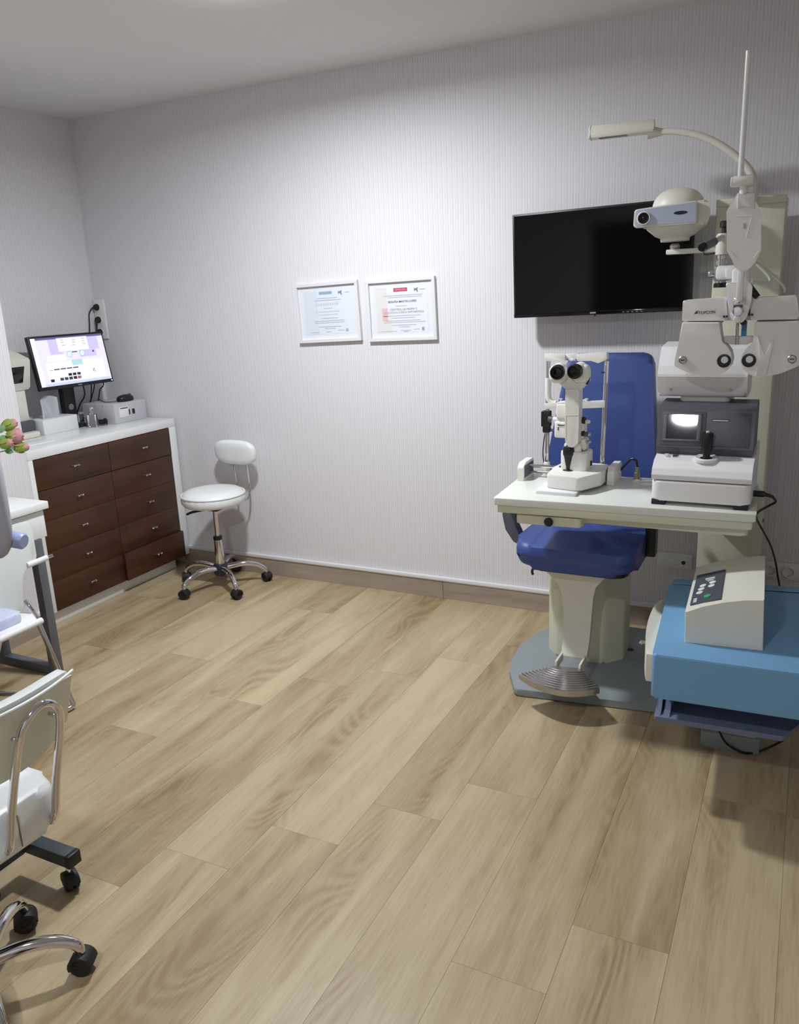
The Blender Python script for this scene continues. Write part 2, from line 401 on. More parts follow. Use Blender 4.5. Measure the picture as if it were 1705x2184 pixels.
# monitor
mc = V(.20, -.395, 1.258); myaw, mtilt = 1.479, .163
mr = V(math.cos(myaw), math.sin(myaw), 0); mn0 = mr.cross(V(0, 0, 1)); mu = math.cos(mtilt)*V(0, 0, 1)-math.sin(mtilt)*mn0; mn = mr.cross(mu)
t = thing('monitor', 'black computer monitor showing a refraction program on dresser', 'monitor', (.13, -.39, DT))
MON = t
MM = Matrix.Translation(mc) @ Matrix((mr, mu, mn)).transposed().to_4x4()
w2, h2 = .236, .142
obj('housing', B((-w2, -h2, -.028), (w2, h2, 0), .004, m=MM), M_BLACK, t)
scr = obj('screen', B((-w2+.012, -h2+.018, -.002), (w2-.010, h2-.012, .0008), m=MM), mat('screen_light', (228, 224, 253), .3, emit=1.0), t, 0, label='glowing pale violet screen with white windows')
def ui(name, col, x0, y0, x1, y1, lift, em=1.0):
    bm = NB(); quad(bm, mc+mn*(.0008+lift), mr, mu, -w2+.012+x0*.45, -w2+.012+x1*.45, h2-.012-y1*.254, h2-.012-y0*.254)
    return obj(name, bm, mat('screen_%d_%d_%d' % col, col, .3, emit=em), scr, 0)
WHT = (250, 249, 255)
ui('title_bar', (120, 108, 170), .06, 0, 1, .045, .0003, .7); ui('side_bar', (246, 244, 255), 0, 0, .055, 1, .0003)
ui('violet_panel', (204, 194, 246), .22, .05, .92, .32, .0003); ui('violet_panel', (204, 194, 246), .62, .32, .86, .46, .0003); ui('violet_panel', (206, 194, 248), .22, .3, .40, .36, .00035)
ui('result_window', WHT, .34, .03, .77, .31, .0006); ui('note_window', WHT, .16, .38, .41, .50, .0006)
ui('lower_panel', (246, 243, 255), .12, .52, .93, .93, .0004); ui('teal_box', (176, 214, 228), .48, .50, .63, .62, .0007)
ui('letter_window', WHT, .67, .66, .87, .88, .0007); ui('task_bar', (196, 208, 232), .05, .95, .98, 1, .0006)
for q in range(4): ui('menu_entry', (86, 88, 120), .215+q*.088, .655, .29+q*.088, .68, .0007, .7)
ui('yellow_tag', (226, 204, 96), .15, .67, .20, .685, .0007, .8)
for q, col in enumerate(((30, 30, 58), (44, 44, 72), (54, 52, 88))): ui('icon', col, .39+q*.062, .775, .44+q*.062, .83, .0008, .7)
for q, col in enumerate(((70, 74, 110), (66, 70, 100), (48, 60, 76), (34, 34, 62), (196, 70, 90))): ui('icon', col, .265+q*.062, .85, .315+q*.062, .91, .0008, .7)
ui('icon', (30, 30, 58), .135, .86, .185, .92, .0008, .7); ui('icon', (90, 190, 150), .54, .85, .563, .91, .001, .7)
for a, b in ((.39, .05), (.55, .06), (.69, .05), (.39, .10), (.55, .11), (.69, .10), (.40, .16), (.54, .17), (.69, .16)): ui('figures', (176, 176, 196), a, b+.015, a+.045, b+.03, .0008, .9)
ui('pd_figures', (70, 66, 110), .515, .33, .59, .35, .0008, .7)
for sx in (.475, .655):
    c = mc+mn*.0015+mr*(-w2+.012+sx*.45)+mu*(h2-.012-.38*.254)
    obj('lens_circle', Cy(c, c+mn*.0003, .0165, n=28), mat('screen_ring', (104, 128, 196), .3, emit=1.2), scr)
    obj('lens_circle', Cy(c, c+mn*.0006, .0145, n=28), mat('screen_lens', (164, 194, 246), .3, emit=1.8), scr)
c = mc+mn*.0015+mr*(-w2+.012+.82*.45)+mu*(h2-.012-.36*.254); obj('dot', Cy(c, c+mn*.0003, .006, n=20), mat('screen_dot', (70, 40, 160), .3, emit=1), scr)
text('letter', 'K', .030, mc+mn*.0022+mr*(-w2+.012+.77*.45)+mu*(h2-.012-.77*.254), mr, mu, mat('screen_ink', (96, 98, 112), .5, emit=.6), scr)
obj('brand_mark', B((-.002, -h2+.006, -.001), (.022, -h2+.011, .0006), m=MM), mat('silver_print', (150, 150, 160), .4), t, 0)
c = mc+mr*(w2-.012)-mu*(h2-.009); obj('power_light', Cy(c, c+mn*.0012, .003, n=10), mat('led_white', (230, 235, 255), .4, emit=3), t)
sb = V(.10, -.385, DT)
obj('stand_column', B((.085, -.425, DT+.01), (.125, -.345, 1.22), .006), M_BLACK, t)
obj('stand_neck', B((.115, -.42, 1.17), (.19, -.35, 1.26), .006), M_BLACK, t)
obj('stand_foot', B((.015, -.434, DT), (.20, -.325, DT+.014), .006), M_BLACK, t)
obj('cable_hole', Cy((.1245, -.385, 1.0), (.1262, -.385, 1.0), .017, n=24), mat('hole_grey', (120, 118, 116), .7), t)

# socket strip with three plugs and cables
t = thing('power_socket_strip', 'white upright strip of wall sockets in the corner above the dresser', 'socket', (.046, 0, 1.457))
obj('plate', B((.006, -.011, 1.346), (.088, 0, 1.57), .003), M_WHITE, t)
for z in (1.529, 1.457, 1.386): obj('socket', lathe(NB(), [(.022, 0), (.021, .003), (.018, .003), (.017, -.006), (0, -.006)], (.037, -.011, z), (0, -1, 0)), M_WHITE, t)
def plug(label, z, pts, extra):
    p = thing('power_plug', label, 'plug', (.037, -.012, z), 'plugs in the socket strip')
    obj('plug_body', lathe(NB(), [(.019, -.004), (.019, .012), (.013, .022), (0, .022)], (.037, -.011, z), (0, -1, 0)), M_BLACK, p)
    obj('strain_relief', Tb([(.037, -.028, z)]+extra, (.0075, .004), 10), M_BLACK, p)
    obj('cable', Tb([extra[-1]]+pts, .0035, 8, 6), M_BLACK, p)
plug('topmost black plug of the socket strip, cable looping sideways', 1.529, [(.004, -.05, 1.49), (.006, -.06, 1.43), (.01, -.08, 1.33), (.03, -.13, 1.1), (.05, -.20, DT+.03), (.05, -.27, DT+.006)], [(.022, -.03, 1.527), (.010, -.032, 1.522)])
plug('middle black plug of the socket strip, cable hanging straight down', 1.457, [(.036, -.045, 1.38), (.034, -.08, 1.25), (.08, -.16, 1.08), (.06, -.23, .94), (.06, -.27, DT+.006)], [(.037, -.034, 1.44), (.037, -.036, 1.415)])
plug('lowest black plug of the socket strip, half behind the monitor', 1.386, [(.045, -.05, 1.30), (.055, -.06, 1.1), (.06, -.10, 1.06), (.055, -.12, 1.0), (.045, -.16, .94)], [(.038, -.034, 1.372), (.04, -.036, 1.355)])
obj('monitor_cable', Tb([(.17, -.33, 1.16), (.15, -.30, 1.06), (.09, -.29, 1.0), (.05, -.30, .93), (.03, -.34, .90)], .004, 8, 6), M_BLACK, MON)
obj('cable_coil', Tb([(.258+.035*math.cos(a)+.01*math.cos(3*a), -.312+.026*math.sin(a), DT+.006+.030*(k/40)+.006*math.sin(2*a)) for k in range(41) for a in [k*.47]], .004, 6), M_BLACK, label='coiled black cable lying between monitor stand and grey box', cat='cable')

# tissue box
t = thing('tissue_box', 'white tissue box with a tissue puffing out on dresser', 'tissue box', (.16, -.553, DT))
M_TB = mat('white_card', (226, 228, 228), .6)
bm = B((.10, -.668, DT), (.222, -.438, DT+.08), .003); obj('carton', bm, M_TB, t)
obj('slot', lathe(NB(), [(.0, 0), (.045, 0), (.045, .0012), (.041, .0012), (0, .0006)], (.16, -.553, DT+.08), (0, 0, 1)), mat('slot_film', (205, 208, 212), .4), t)
bm = NB(); R_, C_ = 14, 10; g = []
for i in range(R_+1):
    u = i/R_; row = []
    for j in range(C_+1):
        v = j/C_; a = -1+2*u
        hgt = (.115*(1-abs(a)**2.6)**.6)*v+.0
        row.append(bm.verts.new((.16+.018*math.sin(u*9+v*2)*(.4+v), -.553+a*.07*(.62+.5*v), DT+.078+hgt+.004*math.sin(u*17)*v)))
    g.append(row)
for i in range(R_):
    for j in range(C_): bm.faces.new((g[i][j], g[i+1][j], g[i+1][j+1], g[i][j+1]))
bmesh.ops.solidify(bm, geom=bm.faces[:], thickness=.0015)
obj('tissue', bm, mat('tissue_paper', (236, 238, 242), .85, bump=.3, nscale=60), t, 70)

# glass bottle
gp = (.26, -.375)
t = thing('glass_bottle', 'small clear glass bottle with silver pump top on dresser', 'bottle', (gp[0], gp[1], DT))
bm = B((gp[0]-.024, gp[1]-.024, DT+.0005), (gp[0]+.024, gp[1]+.024, DT+.07), .005)
obj('jar', bm, M_GLASS, t)
obj('collar', lathe(NB(), [(.014, .068), (.014, .08), (.009, .083), (.009, .092), (0, .094)], (gp[0], gp[1], DT)), M_CHROME, t)
obj('spout', Tb([(gp[0], gp[1], DT+.09), (gp[0], gp[1], DT+.105), (gp[0]+.02, gp[1]-.006, DT+.106)], .004, 8), M_WHITE, t)

# lensmeter partly behind the wall corner
lp = V(.12, -.775, DT)
t = thing('lensmeter', 'cream tabletop lensmeter with a dark window beside tissue box', 'lensmeter', lp)
obj('foot', B(lp+V(-.09, -.09, 0), lp+V(.10, .085, .03), .008), M_CREAM, t)
obj('foot_block', B(lp+V(-.07, -.05, .03), lp+V(.06, .095, .085), .006), M_DGREY, t)
obj('column', B(lp+V(-.05, -.02, .08), lp+V(.03, .09, .27), .008), M_CREAM, t)
hm = Matrix.Translation(lp+V(.01, .01, .345)) @ Euler((0, .35, 0)).to_matrix().to_4x4()
obj('head', Pr(rpoly([(-.10, -.085), (.105, -.085), (.085, .085), (-.085, .085)], .01), (hm.translation, hm.to_3x3() @ V(0, 1, 0), hm.to_3x3() @ V(0, 0, 1)), -.08, .06, .010), M_CREAM, t)
obj('window', B((.058, -.07, -.045), (.0625, .055, .045), .002, m=hm), M_BLACKG, t)
obj('eyepiece', Cy(lp+V(.03, -.03, .41), lp+V(.07, -.03, .45), .022, .018, bev=.003), M_BLACK, t)
obj('paper_tray', B((.30, -.93, DT), (.42, -.77, DT+.006), .002), M_WHITE, label='thin white tray lying on the dresser by the wall corner', cat='tray')
t = thing('stapler', 'small black stapler on dresser edge by the wall corner', 'stapler', (.49, -1.0, DT))
obj('stapler_base', B((.455, -1.037, DT), (.485, -.985, DT+.008), .002), M_BLACK, t); obj('stapler_arm', B((.457, -1.036, DT+.012), (.483, -.983, DT+.026), .004), M_BLACK, t); obj('hinge', Cy((.457, -1.03, DT+.010), (.483, -1.03, DT+.010), .006, n=12), M_STEEL, t)

# ================================================================== CERTIFICATES
M_FR = mat('white_frame', (222, 222, 225), .5); M_MATB = mat('white_mount', (222, 224, 231), .7)
def certificate(label, cx, cz, roll, paper, bands):
    t = thing('framed_certificate', label, 'certificate', (cx, 0, cz))
    w, hh = .184, .146; cr, sr = math.cos(roll), math.sin(roll)
    x = V(cr, 0, sr); y = V(-sr, 0, cr); n = V(0, -1, 0); o = V(cx, 0, cz)
    fm = Matrix.Translation(o) @ Matrix((x, y, n)).transposed().to_4x4()
    for a, b in (((-w, -hh), (w, -hh+.016)), ((-w, hh-.016), (w, hh)), ((-w, -hh+.016), (-w+.016, hh-.016)), ((w-.016, -hh+.016), (w, hh-.016))):
        obj('frame_bar', B((a[0], a[1], .001), (b[0], b[1], .020), .001, m=fm), M_FR, t, 0)
    obj('mount', B((-w+.012, -hh+.012, .001), (w-.012, hh-.012, .007), m=fm), M_MATB, t, 0)
    pp = obj('paper', B((-.138, -.106, .0069), (.138, .106, .0076), m=fm), paper, t, 0)
    oo = o+n*.0079
    for nm, col, x0, x1, y0, y1 in bands:
        bm = NB(); quad(bm, oo+n*(.0002 if nm != 'wash' else 0), x, y, x0, x1, y0, y1)
        obj(nm, bm, mat('print_%d_%d_%d' % col, col, .8), pp, 0)
    return t, pp, oo+n*.0004, x, y
GR = (150, 156, 170)
def lines(rows, col=GR): return [('text_line', col, a, b, yy, yy+.0026) for a, b, yy in rows]
t, pp, oo, x, y = certificate('framed certificate on pale blue paper, tilted slightly on the wall', 1.608, 1.457, .030, mat('blue_certificate', (220, 226, 236), .8, noise=.02, nscale=30),
    [('wash', (212, 220, 230), -.138, -.06, -.106, .106), ('band', (146, 170, 194), -.045, .03, .088, .102), ('text_line', (120, 134, 156), .105, .132, .09, .092)]
    + lines([(-.06, .06, .068), (-.075, .08, .058), (-.025, .025, .018), (-.045, .055, -.030), (-.085, .09, -.043), (-.085, .09, -.052), (-.06, .07, -.072), (-.03, .035, -.081), (.05, .085, -.092), (-.11, -.06, -.098)], (164, 172, 188))
    + [('signature', (170, 178, 192), -.02, .01, -.098, -.095), ('seal', (168, 178, 186), .095, .109, -.099, -.083)])
text('heading', 'H[', .020, oo+x*.078+y*.092, x, y, mat('print_navy', (52, 58, 88), .8), pp, bold=.0006)
bmx = NB(); [quad(bmx, oo, x, y, -.068+q*.0135, -.068+q*.0135+.009, .034, .046) for q in range(10)]
obj('name_line', bmx, mat('print_pale', (196, 205, 218), .8), pp, 0)
bmx = NB(); [quad(bmx, oo, x, y, -.07+q*.0125, -.07+q*.0125+.009, .001, .0065) for q in range(11)]; [quad(bmx, oo, x, y, -.055+q*.0125, -.055+q*.0125+.009, -.0135, -.0085) for q in range(9)]
obj('title_line', bmx, mat('print_pale2', (190, 199, 214), .8), pp, 0)
t, pp, oo, x, y = certificate('framed certificate with a red band on white paper beside television', 2.020, 1.458, .018, mat('white_certificate', (224, 227, 236), .8, noise=.01),
    [('wash', (218, 217, 218), -.138, -.075, -.106, .106), ('wash', (220, 219, 219), -.075, -.055, -.106, -.02), ('red_patch', (222, 182, 190), -.105, -.075, -.05, .01), ('band', (186, 74, 98), -.038, .036, .085, .102), ('text_line', (120, 134, 156), .10, .13, .0885, .0905)]
    + lines([(-.09, .115, .066), (-.07, .11, .058), (-.03, .03, .017), (-.1, .10, -.029), (-.055, .07, -.039), (-.09, .095, -.052), (-.1, .125, -.060), (-.055, .075, -.073), (-.02, .04, -.082), (-.12, -.03, -.101), (-.012, .045, -.0985), (.005, .03, -.104), (.06, .09, -.095)], (168, 172, 184))
    + [('seal', (150, 154, 162), .104, .116, -.101, -.085)])
text('band_text', 'CERTIFICADO', .0095, oo+x*(-.001)+y*.0935, x, y, mat('print_rose', (232, 190, 198), .8), pp)
text('heading', 'H[', .019, oo+x*.082+y*.09, x, y, mat('print_navy', (52, 58, 88), .8), pp, bold=.0006)
text('name_line', 'BEGOÑA MARTIN LOPEZ', .0135, oo+x*.006+y*.038, x, y, mat('print_dark', (84, 86, 102), .8), pp, bold=.0002)
text('title_line', 'CONTROL DE MIOPÍA Y', .0135, oo+x*.01+y*.0015, x, y, mat('print_mid', (128, 124, 140), .8), pp)
text('title_line', 'APLICACION CLÍNICA OPTOMÉTRICA', .0125, oo+x*.012+y*(-.0125), x, y, mat('print_mid2', (150, 128, 142), .8), pp)

# ================================================================== TELEVISION
to = V(2.992, -.130, 1.628); a_ = .0150
x = V(math.cos(a_), 0, math.sin(a_)); y = V(-math.sin(a_), 0, math.cos(a_)); n = V(0, -1, 0)
tm = Matrix.Translation(to) @ Matrix((x, y, n)).transposed().to_4x4()
t = thing('television', 'black flat television hung on the striped wall', 'television', (2.992, 0, 1.628))
tw, th = .367, .213
obj('housing', B((-tw, -th, -.03), (tw, th, .004), .004, m=tm), M_BLACK, t)
obj('screen', B((-tw+.008, -th+.018, .003), (tw-.008, th-.008, .0048), m=tm), M_BLACKG, t, 0)
obj('lower_bezel', B((-tw+.001, -th+.001, .003), (tw-.001, -th+.017, .0075), .0015, m=tm), M_BLACKG, t)
obj('back_box', B((-.22, -.15, -.058), (.22, .12, -.029), .006, m=tm), M_BLACK, t)
obj('wall_bracket', B((-.10, -.10, -.1305), (.10, .10, -.057), .004, m=tm), M_BLACK, t)
obj('brand_mark', B((-.034, -th+.006, .007), (-.010, -th+.012, .0079), m=tm), mat('silver_print', (150, 150, 160), .4), t, 0)
obj('remote_sensor', B((-.017, -th-.006, -.004), (-.012, -th+.002, .003), m=tm), M_BLACK, t, 0)
bm = NB()
for q in range(5): box(bm, (.10+q*.018, -th+.006, .0072), (.106+q*.018, -th+.0085, .0078), m=tm)
obj('button_marks', bm, mat('silver_print', (150, 150, 160), .4), t, 0)

# ================================================================== WHITE STOOL BY THE WALL
sc = V(.962, -.262, 0)
t = thing('swivel_stool', 'white padded swivel stool with small backrest standing by the wall', 'stool', sc)
bm = lathe(NB(), [(0, .556), (.10, .556), (.145, .550), (.166, .535), (.172, .515), (.170, .492), (.160, .478), (.12, .470), (0, .468)], sc, n=48)
for v in bm.verts:
    a = math.atan2(v.co.y-sc.y, v.co.x-sc.x); rr = math.hypot(v.co.x-sc.x, v.co.y-sc.y)
    if rr > .15 and v.co.z < .545: v.co += (v.co-V(sc.x, sc.y, v.co.z)).normalized()*.0015*math.sin(a*23)
st = obj('seat', bm, M_LEATH, t, 60)
obj('piping', lathe(NB(), [(.1715, .528), (.1738, .531), (.1722, .535), (.169, .533)], sc, n=48), M_LEATH, st)
obj('seat_plate', B(sc+V(-.08, -.08, .455), sc+V(.08, .08, .472), .004), M_BLACK, t)
obj('lever', Tb([sc+V(-.02, -.06, .455), sc+V(-.05, -.13, .455), sc+V(-.055, -.16, .452)], .007, 8), M_BLACK, t)
obj('gas_piston', Cy(sc+V(0, 0, .27), sc+V(0, 0, .46), .0125), M_CHROME, t)
obj('piston_collar', lathe(NB(), [(.0, .292), (.0225, .292), (.024, .286), (.024, .272), (.021, .270), (0, .270)], sc), M_BLACK, t)
obj('column_sleeve', lathe(NB(), [(.021, .275), (.022, .27), (.026, .15), (.027, .12), (0, .12)], sc), M_CHROME, t)
obj('hub', lathe(NB(), [(0, .135), (.034, .135), (.040, .125), (.040, .075), (.03, .065), (0, .065)], sc), mat('hub_violet_black', (40, 36, 60), .3), t)
for a in (-106, -34, 38, 110, 182):
    a = math.radians(a); d = V(math.cos(a), math.sin(a), 0)
    lg = obj('leg', Tb([sc+d*.03+V(0, 0, .108), sc+d*.12+V(0, 0, .118), sc+d*.19+V(0, 0, .106), sc+d*.235+V(0, 0, .078), sc+d*.247+V(0, 0, .056)], (.017, .0125), 12, 5, flat=((0, 0, 1), 1.0)), M_CHROME, t)
    caster(t, sc+d*.247, a+.5, .026, .044, .062)
bc = V(1.005, -.092, .728)
bm = NB(); ell(bm, bc, (.142, .030, .068), 40, 18, 3.0, Euler((.10, .0, -.06)).to_matrix()); bk = obj('backrest', bm, M_LEATH, t, 80)
for dx in (-.035, .055):
    obj('backrest_bar', Tb([bc+V(dx, .018, -.02), bc+V(dx, .026, -.12), bc+V(dx*.9, .030, -.22), (bc.x+dx*.8, -.085, .462), (bc.x+dx*.6-.02, -.16, .455), (sc.x+dx*.5, -.21, .46)], .0055, 8, 5, flat=((1, 0, 0), .6)), M_CHROME, t)
# ================================================================== DESK AND CHAIRS AT THE LEFT
DZT = .766
t = thing('desk', 'white desk with grey steel frame legs against the left wall', 'desk', (.77, -1.9, 0))
obj('desktop', B((.56, -2.9, DZT-.032), (1.0, -1.345, DZT), .004), M_LACQ, t)
obj('apron', B((.60, -2.8, .615), (.983, -1.362, DZT-.038), .003), M_LACQ, t)
for yy in (-1.415, -2.75):
    lg = NB(); box(lg, (.948, yy-.02, 0), (.988, yy+.02, .615), .002); obj('leg', lg, M_LEG, t)
    obj('leg', B((.62, yy-.02, 0), (.66, yy+.02, .615), .002), M_LEG, t)
    obj('foot_bar', B((.66, yy-.02, 0), (.948, yy+.02, .04), .002), M_LEG, t)

# roses in a vase on the desk
vz = V(.715, -1.80, DZT)
t = thing('flower_vase', 'white vase of pink artificial roses standing on the desk', 'vase', vz)
obj('vase', lathe(NB(), [(0, 0), (.035, 0), (.045, .02), (.042, .08), (.026, .13), (.030, .15), (.027, .15), (.023, .13), (.0, .12)], vz), M_LACQ, t)
M_ROSE = mat('rose_petal', (242, 184, 184), .7, noise=.2, nscale=60); M_SEP = mat('rose_sepal', (176, 196, 96), .7, noise=.2, nscale=80); M_LEAF = mat('rose_leaf', (104, 140, 96), .7, noise=.25, nscale=50)
def stem(to, bend): obj('stem', Tb([vz+V(0, 0, .12), vz+V(.005, .03, .20)+V(*bend), to], .0022, 6, 6), mat('rose_stem', (96, 128, 84), .7), t)
def petal(bm, c, ax, ang, wd, ln, curl, lift):
    """cupped petal rooted at c, opening along ax"""
    R = basis(ax); rows = []
    for i in range(6):
        u = i/5; row = []
        for j in range(6):
            v = (j/5-.5)*2; a = ang+v*wd*(.45+.75*math.sin(PI*min(u*.75+.12, 1)))
            rad = lift*(.35+.65*math.sin(PI*(.12+.62*u)))+curl*u*u
            row.append(bm.verts.new(Vector(c)+R @ Vector((rad*math.cos(a), rad*math.sin(a), ln*u*(1-.12*v*v)))))
        rows.append(row)
    for i in range(5):
        for j in range(5): bm.faces.new((rows[i][j], rows[i][j+1], rows[i+1][j+1], rows[i+1][j]))
def rose(px, py, xx, ax, size, open_):
    c = hit(px, py, 'x', xx); ax = Vector(ax).normalized(); base = c-ax*size*.5
    head = None
    bm = NB(); ell(bm, base+ax*size*.42, (size*.22, size*.22, size*.42), 12, 8, rot=basis(ax)); head = obj('rose', bm, M_ROSE, t, 80)
    for ring, (n_, l_, wd_) in enumerate(((4, .27, .85), (5, .36, .72), (6, .46, .62))):
        for q in range(n_ if open_ or ring < 2 else 0):
            bm = NB(); petal(bm, base, ax, q*2*PI/n_+ring*.6, wd_, size*(1-.06*ring), size*.06*ring*(1 if open_ else -.3), size*l_)
            bmesh.ops.solidify(bm, geom=bm.faces[:], thickness=.0008); obj('petal', bm, M_ROSE, head, 80)
    for q in range(5):
        bm = NB(); petal(bm, base-ax*size*.03, ax, q*2*PI/5+.3, .5, size*(.45 if open_ else .74), size*.03, size*(.45 if open_ else .43))
        bmesh.ops.solidify(bm, geom=bm.faces[:], thickness=.0008); obj('sepal', bm, M_SEP, head, 80)
    return base
rx = .74
b1 = rose(21, 906, rx, (.25, .9, .25), .062, False); stem(b1, (0, .02, .05))
b2 = rose(33, 931, rx+.02, (.5, .8, .05), .066, True); stem(b2, (.02, .02, .02))
b3 = rose(15, 946, rx+.04, (.6, .6, .1), .056, False); stem(b3, (.03, .01, 0))
b4 = rose(46, 954, rx+.03, (.3, .9, -.05), .060, False); stem(b4, (.03, .03, -.03))
def leaf(px, py, xx, size, rot):
    c = hit(px, py, 'x', xx); R = Euler(rot).to_matrix(); bm = NB(); rows = []
    for i in range(9):
        u = i/8; w_ = size*.36*math.sin(PI*u)**.75*(1.05-.3*u)
        rows.append([bm.verts.new(c+R @ Vector(((u-.5)*size, v*w_, -abs(v)*w_*.25+.12*size*math.sin(PI*u)))) for v in (-1, -.5, 0, .5, 1)])
    for a, b in zip(rows, rows[1:]):
        for j in range(4): bm.faces.new((a[j], a[j+1], b[j+1], b[j]))
    bmesh.ops.remove_doubles(bm, verts=bm.verts[:], dist=1e-5)
    bmesh.ops.solidify(bm, geom=bm.faces[:], thickness=.0006); obj('leaf', bm, M_LEAF, t, 70)
leaf(10, 936, rx, .046, (1.3, .5, 1.0)); leaf(31, 951, rx+.02, .050, (1.2, .7, 1.1)); leaf(20, 963, rx+.01, .036, (1.2, .2, .9)); leaf(1, 915, rx, .05, (1.2, -.5, 1.1)); leaf(2, 937, rx, .044, (1.4, .1, 1.1)); leaf(26, 948, rx+.01, .04, (1.4, .9, 1.0))

# white folding chair with a lavender cushion
t = thing('folding_chair', 'white plastic folding chair with chrome legs in front of desk', 'chair', (1.2, -1.85, 0))
fx, fz = 1.285, .408
pts = rpoly([(-2.02, .735), (-1.508, .735), (-1.525, .572), (-1.60, .555), (-1.645, .40), (-1.88, .40), (-1.93, .555), (-2.0, .572)], [.035, .035, .03, .05, .02, .02, .05, .03])
bm = Pr(pts, ((0, 0, 0), (0, 1, 0), (0, 0, 1)), 0, .010, .003)
for v in bm.verts: v.co.x += 1.075+(.735-v.co.z)*.12
obj('back_panel', bm, mat('white_shell_plastic', (216, 222, 220), .35, noise=.01), t)
obj('back_rod', Tb([(1.105, -1.575, .568), (1.108, -1.482, .571)], .0115, 14), M_WHITE, t)
obj('rod_tip', Cy((1.108, -1.482, .571), (1.109, -1.455, .572), .0065, n=12), M_CHROME, t)
bm = Pr(rpoly([(1.095, -2.06), (1.275, -2.08), (1.275, -1.70), (1.20, -1.66), (1.095, -1.665)], .02), XY, .395, .412, .003); obj('seat_panel', bm, M_WHITE, t)
obj('seat_rail', Tb([(fx, -2.10, fz-.003), (fx, -1.69, fz)], .0125, 14), M_WHITE, t)
for s_, yy in ((1, -1.665), (-1, -2.075)):
    obj('leg', Tb([(1.165, yy+s_*.01, .458), (1.205, yy+s_*.015, .39), (1.262, yy+s_*.04, .13), (1.285, yy+s_*.047, .045), (1.292, yy+s_*.045, .018), (1.285, yy+s_*.01, .012)], .0105, 10, 5), M_CHROME, t)
    obj('leg', Tb([(1.20, -1.87+s_*.07, .40), (1.10, -1.87+s_*.07, .20), (1.005, -1.87+s_*.07, .03), (1.0, -1.87+s_*.06, .012)], .0105, 10, 5), M_CHROME, t)
obj('foot_bar', Tb([(1.285, -1.66, .012), (1.285, -2.08, .012)], .0105, 10), M_CHROME, t)
obj('foot_bar', Tb([(1.0, -1.80, .012), (1.0, -1.94, .012)], .0105, 10), M_CHROME, t)
obj('stretcher', Tb([(1.05, -1.80, .11), (1.262, -1.66, .085)], .010, 10), M_CHROME, t)
obj('foot_pad', B((1.27, -1.70, 0), (1.30, -1.655, .010), .002), M_RUB, t)
bm = Pr(rpoly([(1.10, -2.06), (1.235, -2.06), (1.235, -1.725), (1.10, -1.715)], .03), XY, .411, .447, .010, 3)
obj('seat_cushion', bm, mat('lavender_cushion', (196, 202, 226), .6, bump=.1, nscale=200), None, label='pale lavender cushion lying on the white folding chair', cat='cushion')

# lavender office chair, mostly outside the frame
lc = V(1.36, -2.24, 0)
t = thing('office_chair', 'lavender grey fabric office chair with high backrest', 'chair', lc)
bm = NB(); ell(bm, (1.372, -2.0, 1.0), (.285, .035, .235), 36, 18, 3.2)
for v in bm.verts: v.co.y -= .05*((v.co.x-1.372)/.28)**2-.02
obj('backrest', bm, M_LAV, t, 80)
obj('armrest_knob', lathe(NB(), [(0, 0), (.022, 0), (.026, .004), (.026, .05), (.021, .056), (0, .056)], (1.588, -1.99, .850), (.75, .2, -.12)), M_LAVP, t)
obj('seat', ell(NB(), (1.34, -2.30, .46), (.21, .19, .045), 32, 14, 3.4), M_LAV, t, 80)
obj('back_bar', Tb([(1.34, -2.2, .43), (1.34, -1.99, .43), (1.34, -1.96, .5), (1.35, -1.97, .86)], .018, 10, 5), M_BLACK, t)
obj('post', Cy(lc+V(0, 0, .08), lc+V(0, 0, .43), .022), M_BLACK, t)
for k in range(5):
    a = math.radians(18+72*k); d = V(math.cos(a), math.sin(a), 0)
    obj('leg', Tb([lc+V(0, 0, .10), lc+d*.2+V(0, 0, .075)], (.022, .014), 10), M_BLACK, t); caster(t, lc+d*.2, a, .024, .04, .07)

# white leather chair with chrome bracket, seen from behind
wc = V(2.20, -2.70, 0)
t = thing('leather_chair', 'white leather swivel chair with chrome back bracket and chrome star base', 'chair', wc)
def wback(y, z, off):       # curved shell: x as a function of y
    q = (y+2.60)/.16
    return 2.335+(z-.65)*.32-.028*q*q+off
def shell(y0, y1, z0, z1, off0, off1, drop, fat=.25):
    bm = NB(); g = {}
    ny, nz = 18, 8
    for s_, off in ((0, off0), (1, off1)):
        for i in range(ny+1):
            for j in range(nz+1):
                y = y0+(y1-y0)*i/ny; q = abs(2*i/ny-1)
                zt = z1-.010*q**4; zb = z0+drop*q**3
                z = zb+(zt-zb)*j/nz
                e = (1-(2*j/nz-1)**6)*(1-q**8)
                g[s_, i, j] = bm.verts.new((wback(y, z, off*(fat+(1-fat)*e)), y, z))
    for s_ in (0, 1):
        for i in range(ny):
            for j in range(nz): bm.faces.new((g[s_, i, j], g[s_, i+1, j], g[s_, i+1, j+1], g[s_, i, j+1]))
    for i in range(ny):
        for j in (0, nz): bm.faces.new((g[0, i, j], g[0, i+1, j], g[1, i+1, j], g[1, i, j]))
    for j in range(nz):
        for i in (0, ny): bm.faces.new((g[0, i, j], g[0, i, j+1], g[1, i, j+1], g[1, i, j]))
    return bm
obj('back_shell', shell(-2.78, -2.435, .555, .735, 0, -.014, .05), mat('cream_leather', (222, 222, 208), .45, bump=.1, nscale=200), t, 60)
obj('back_cushion', shell(-2.77, -2.447, .56, .750, -.012, -.048, .05, .8), M_LEATH, t, 80)
obj('back_piping', Tb([(wback(y, .738, .001), y, .738) for y in [-2.78+.345*k/20 for k in range(21)]], .0035, 8), M_LEATH, t)
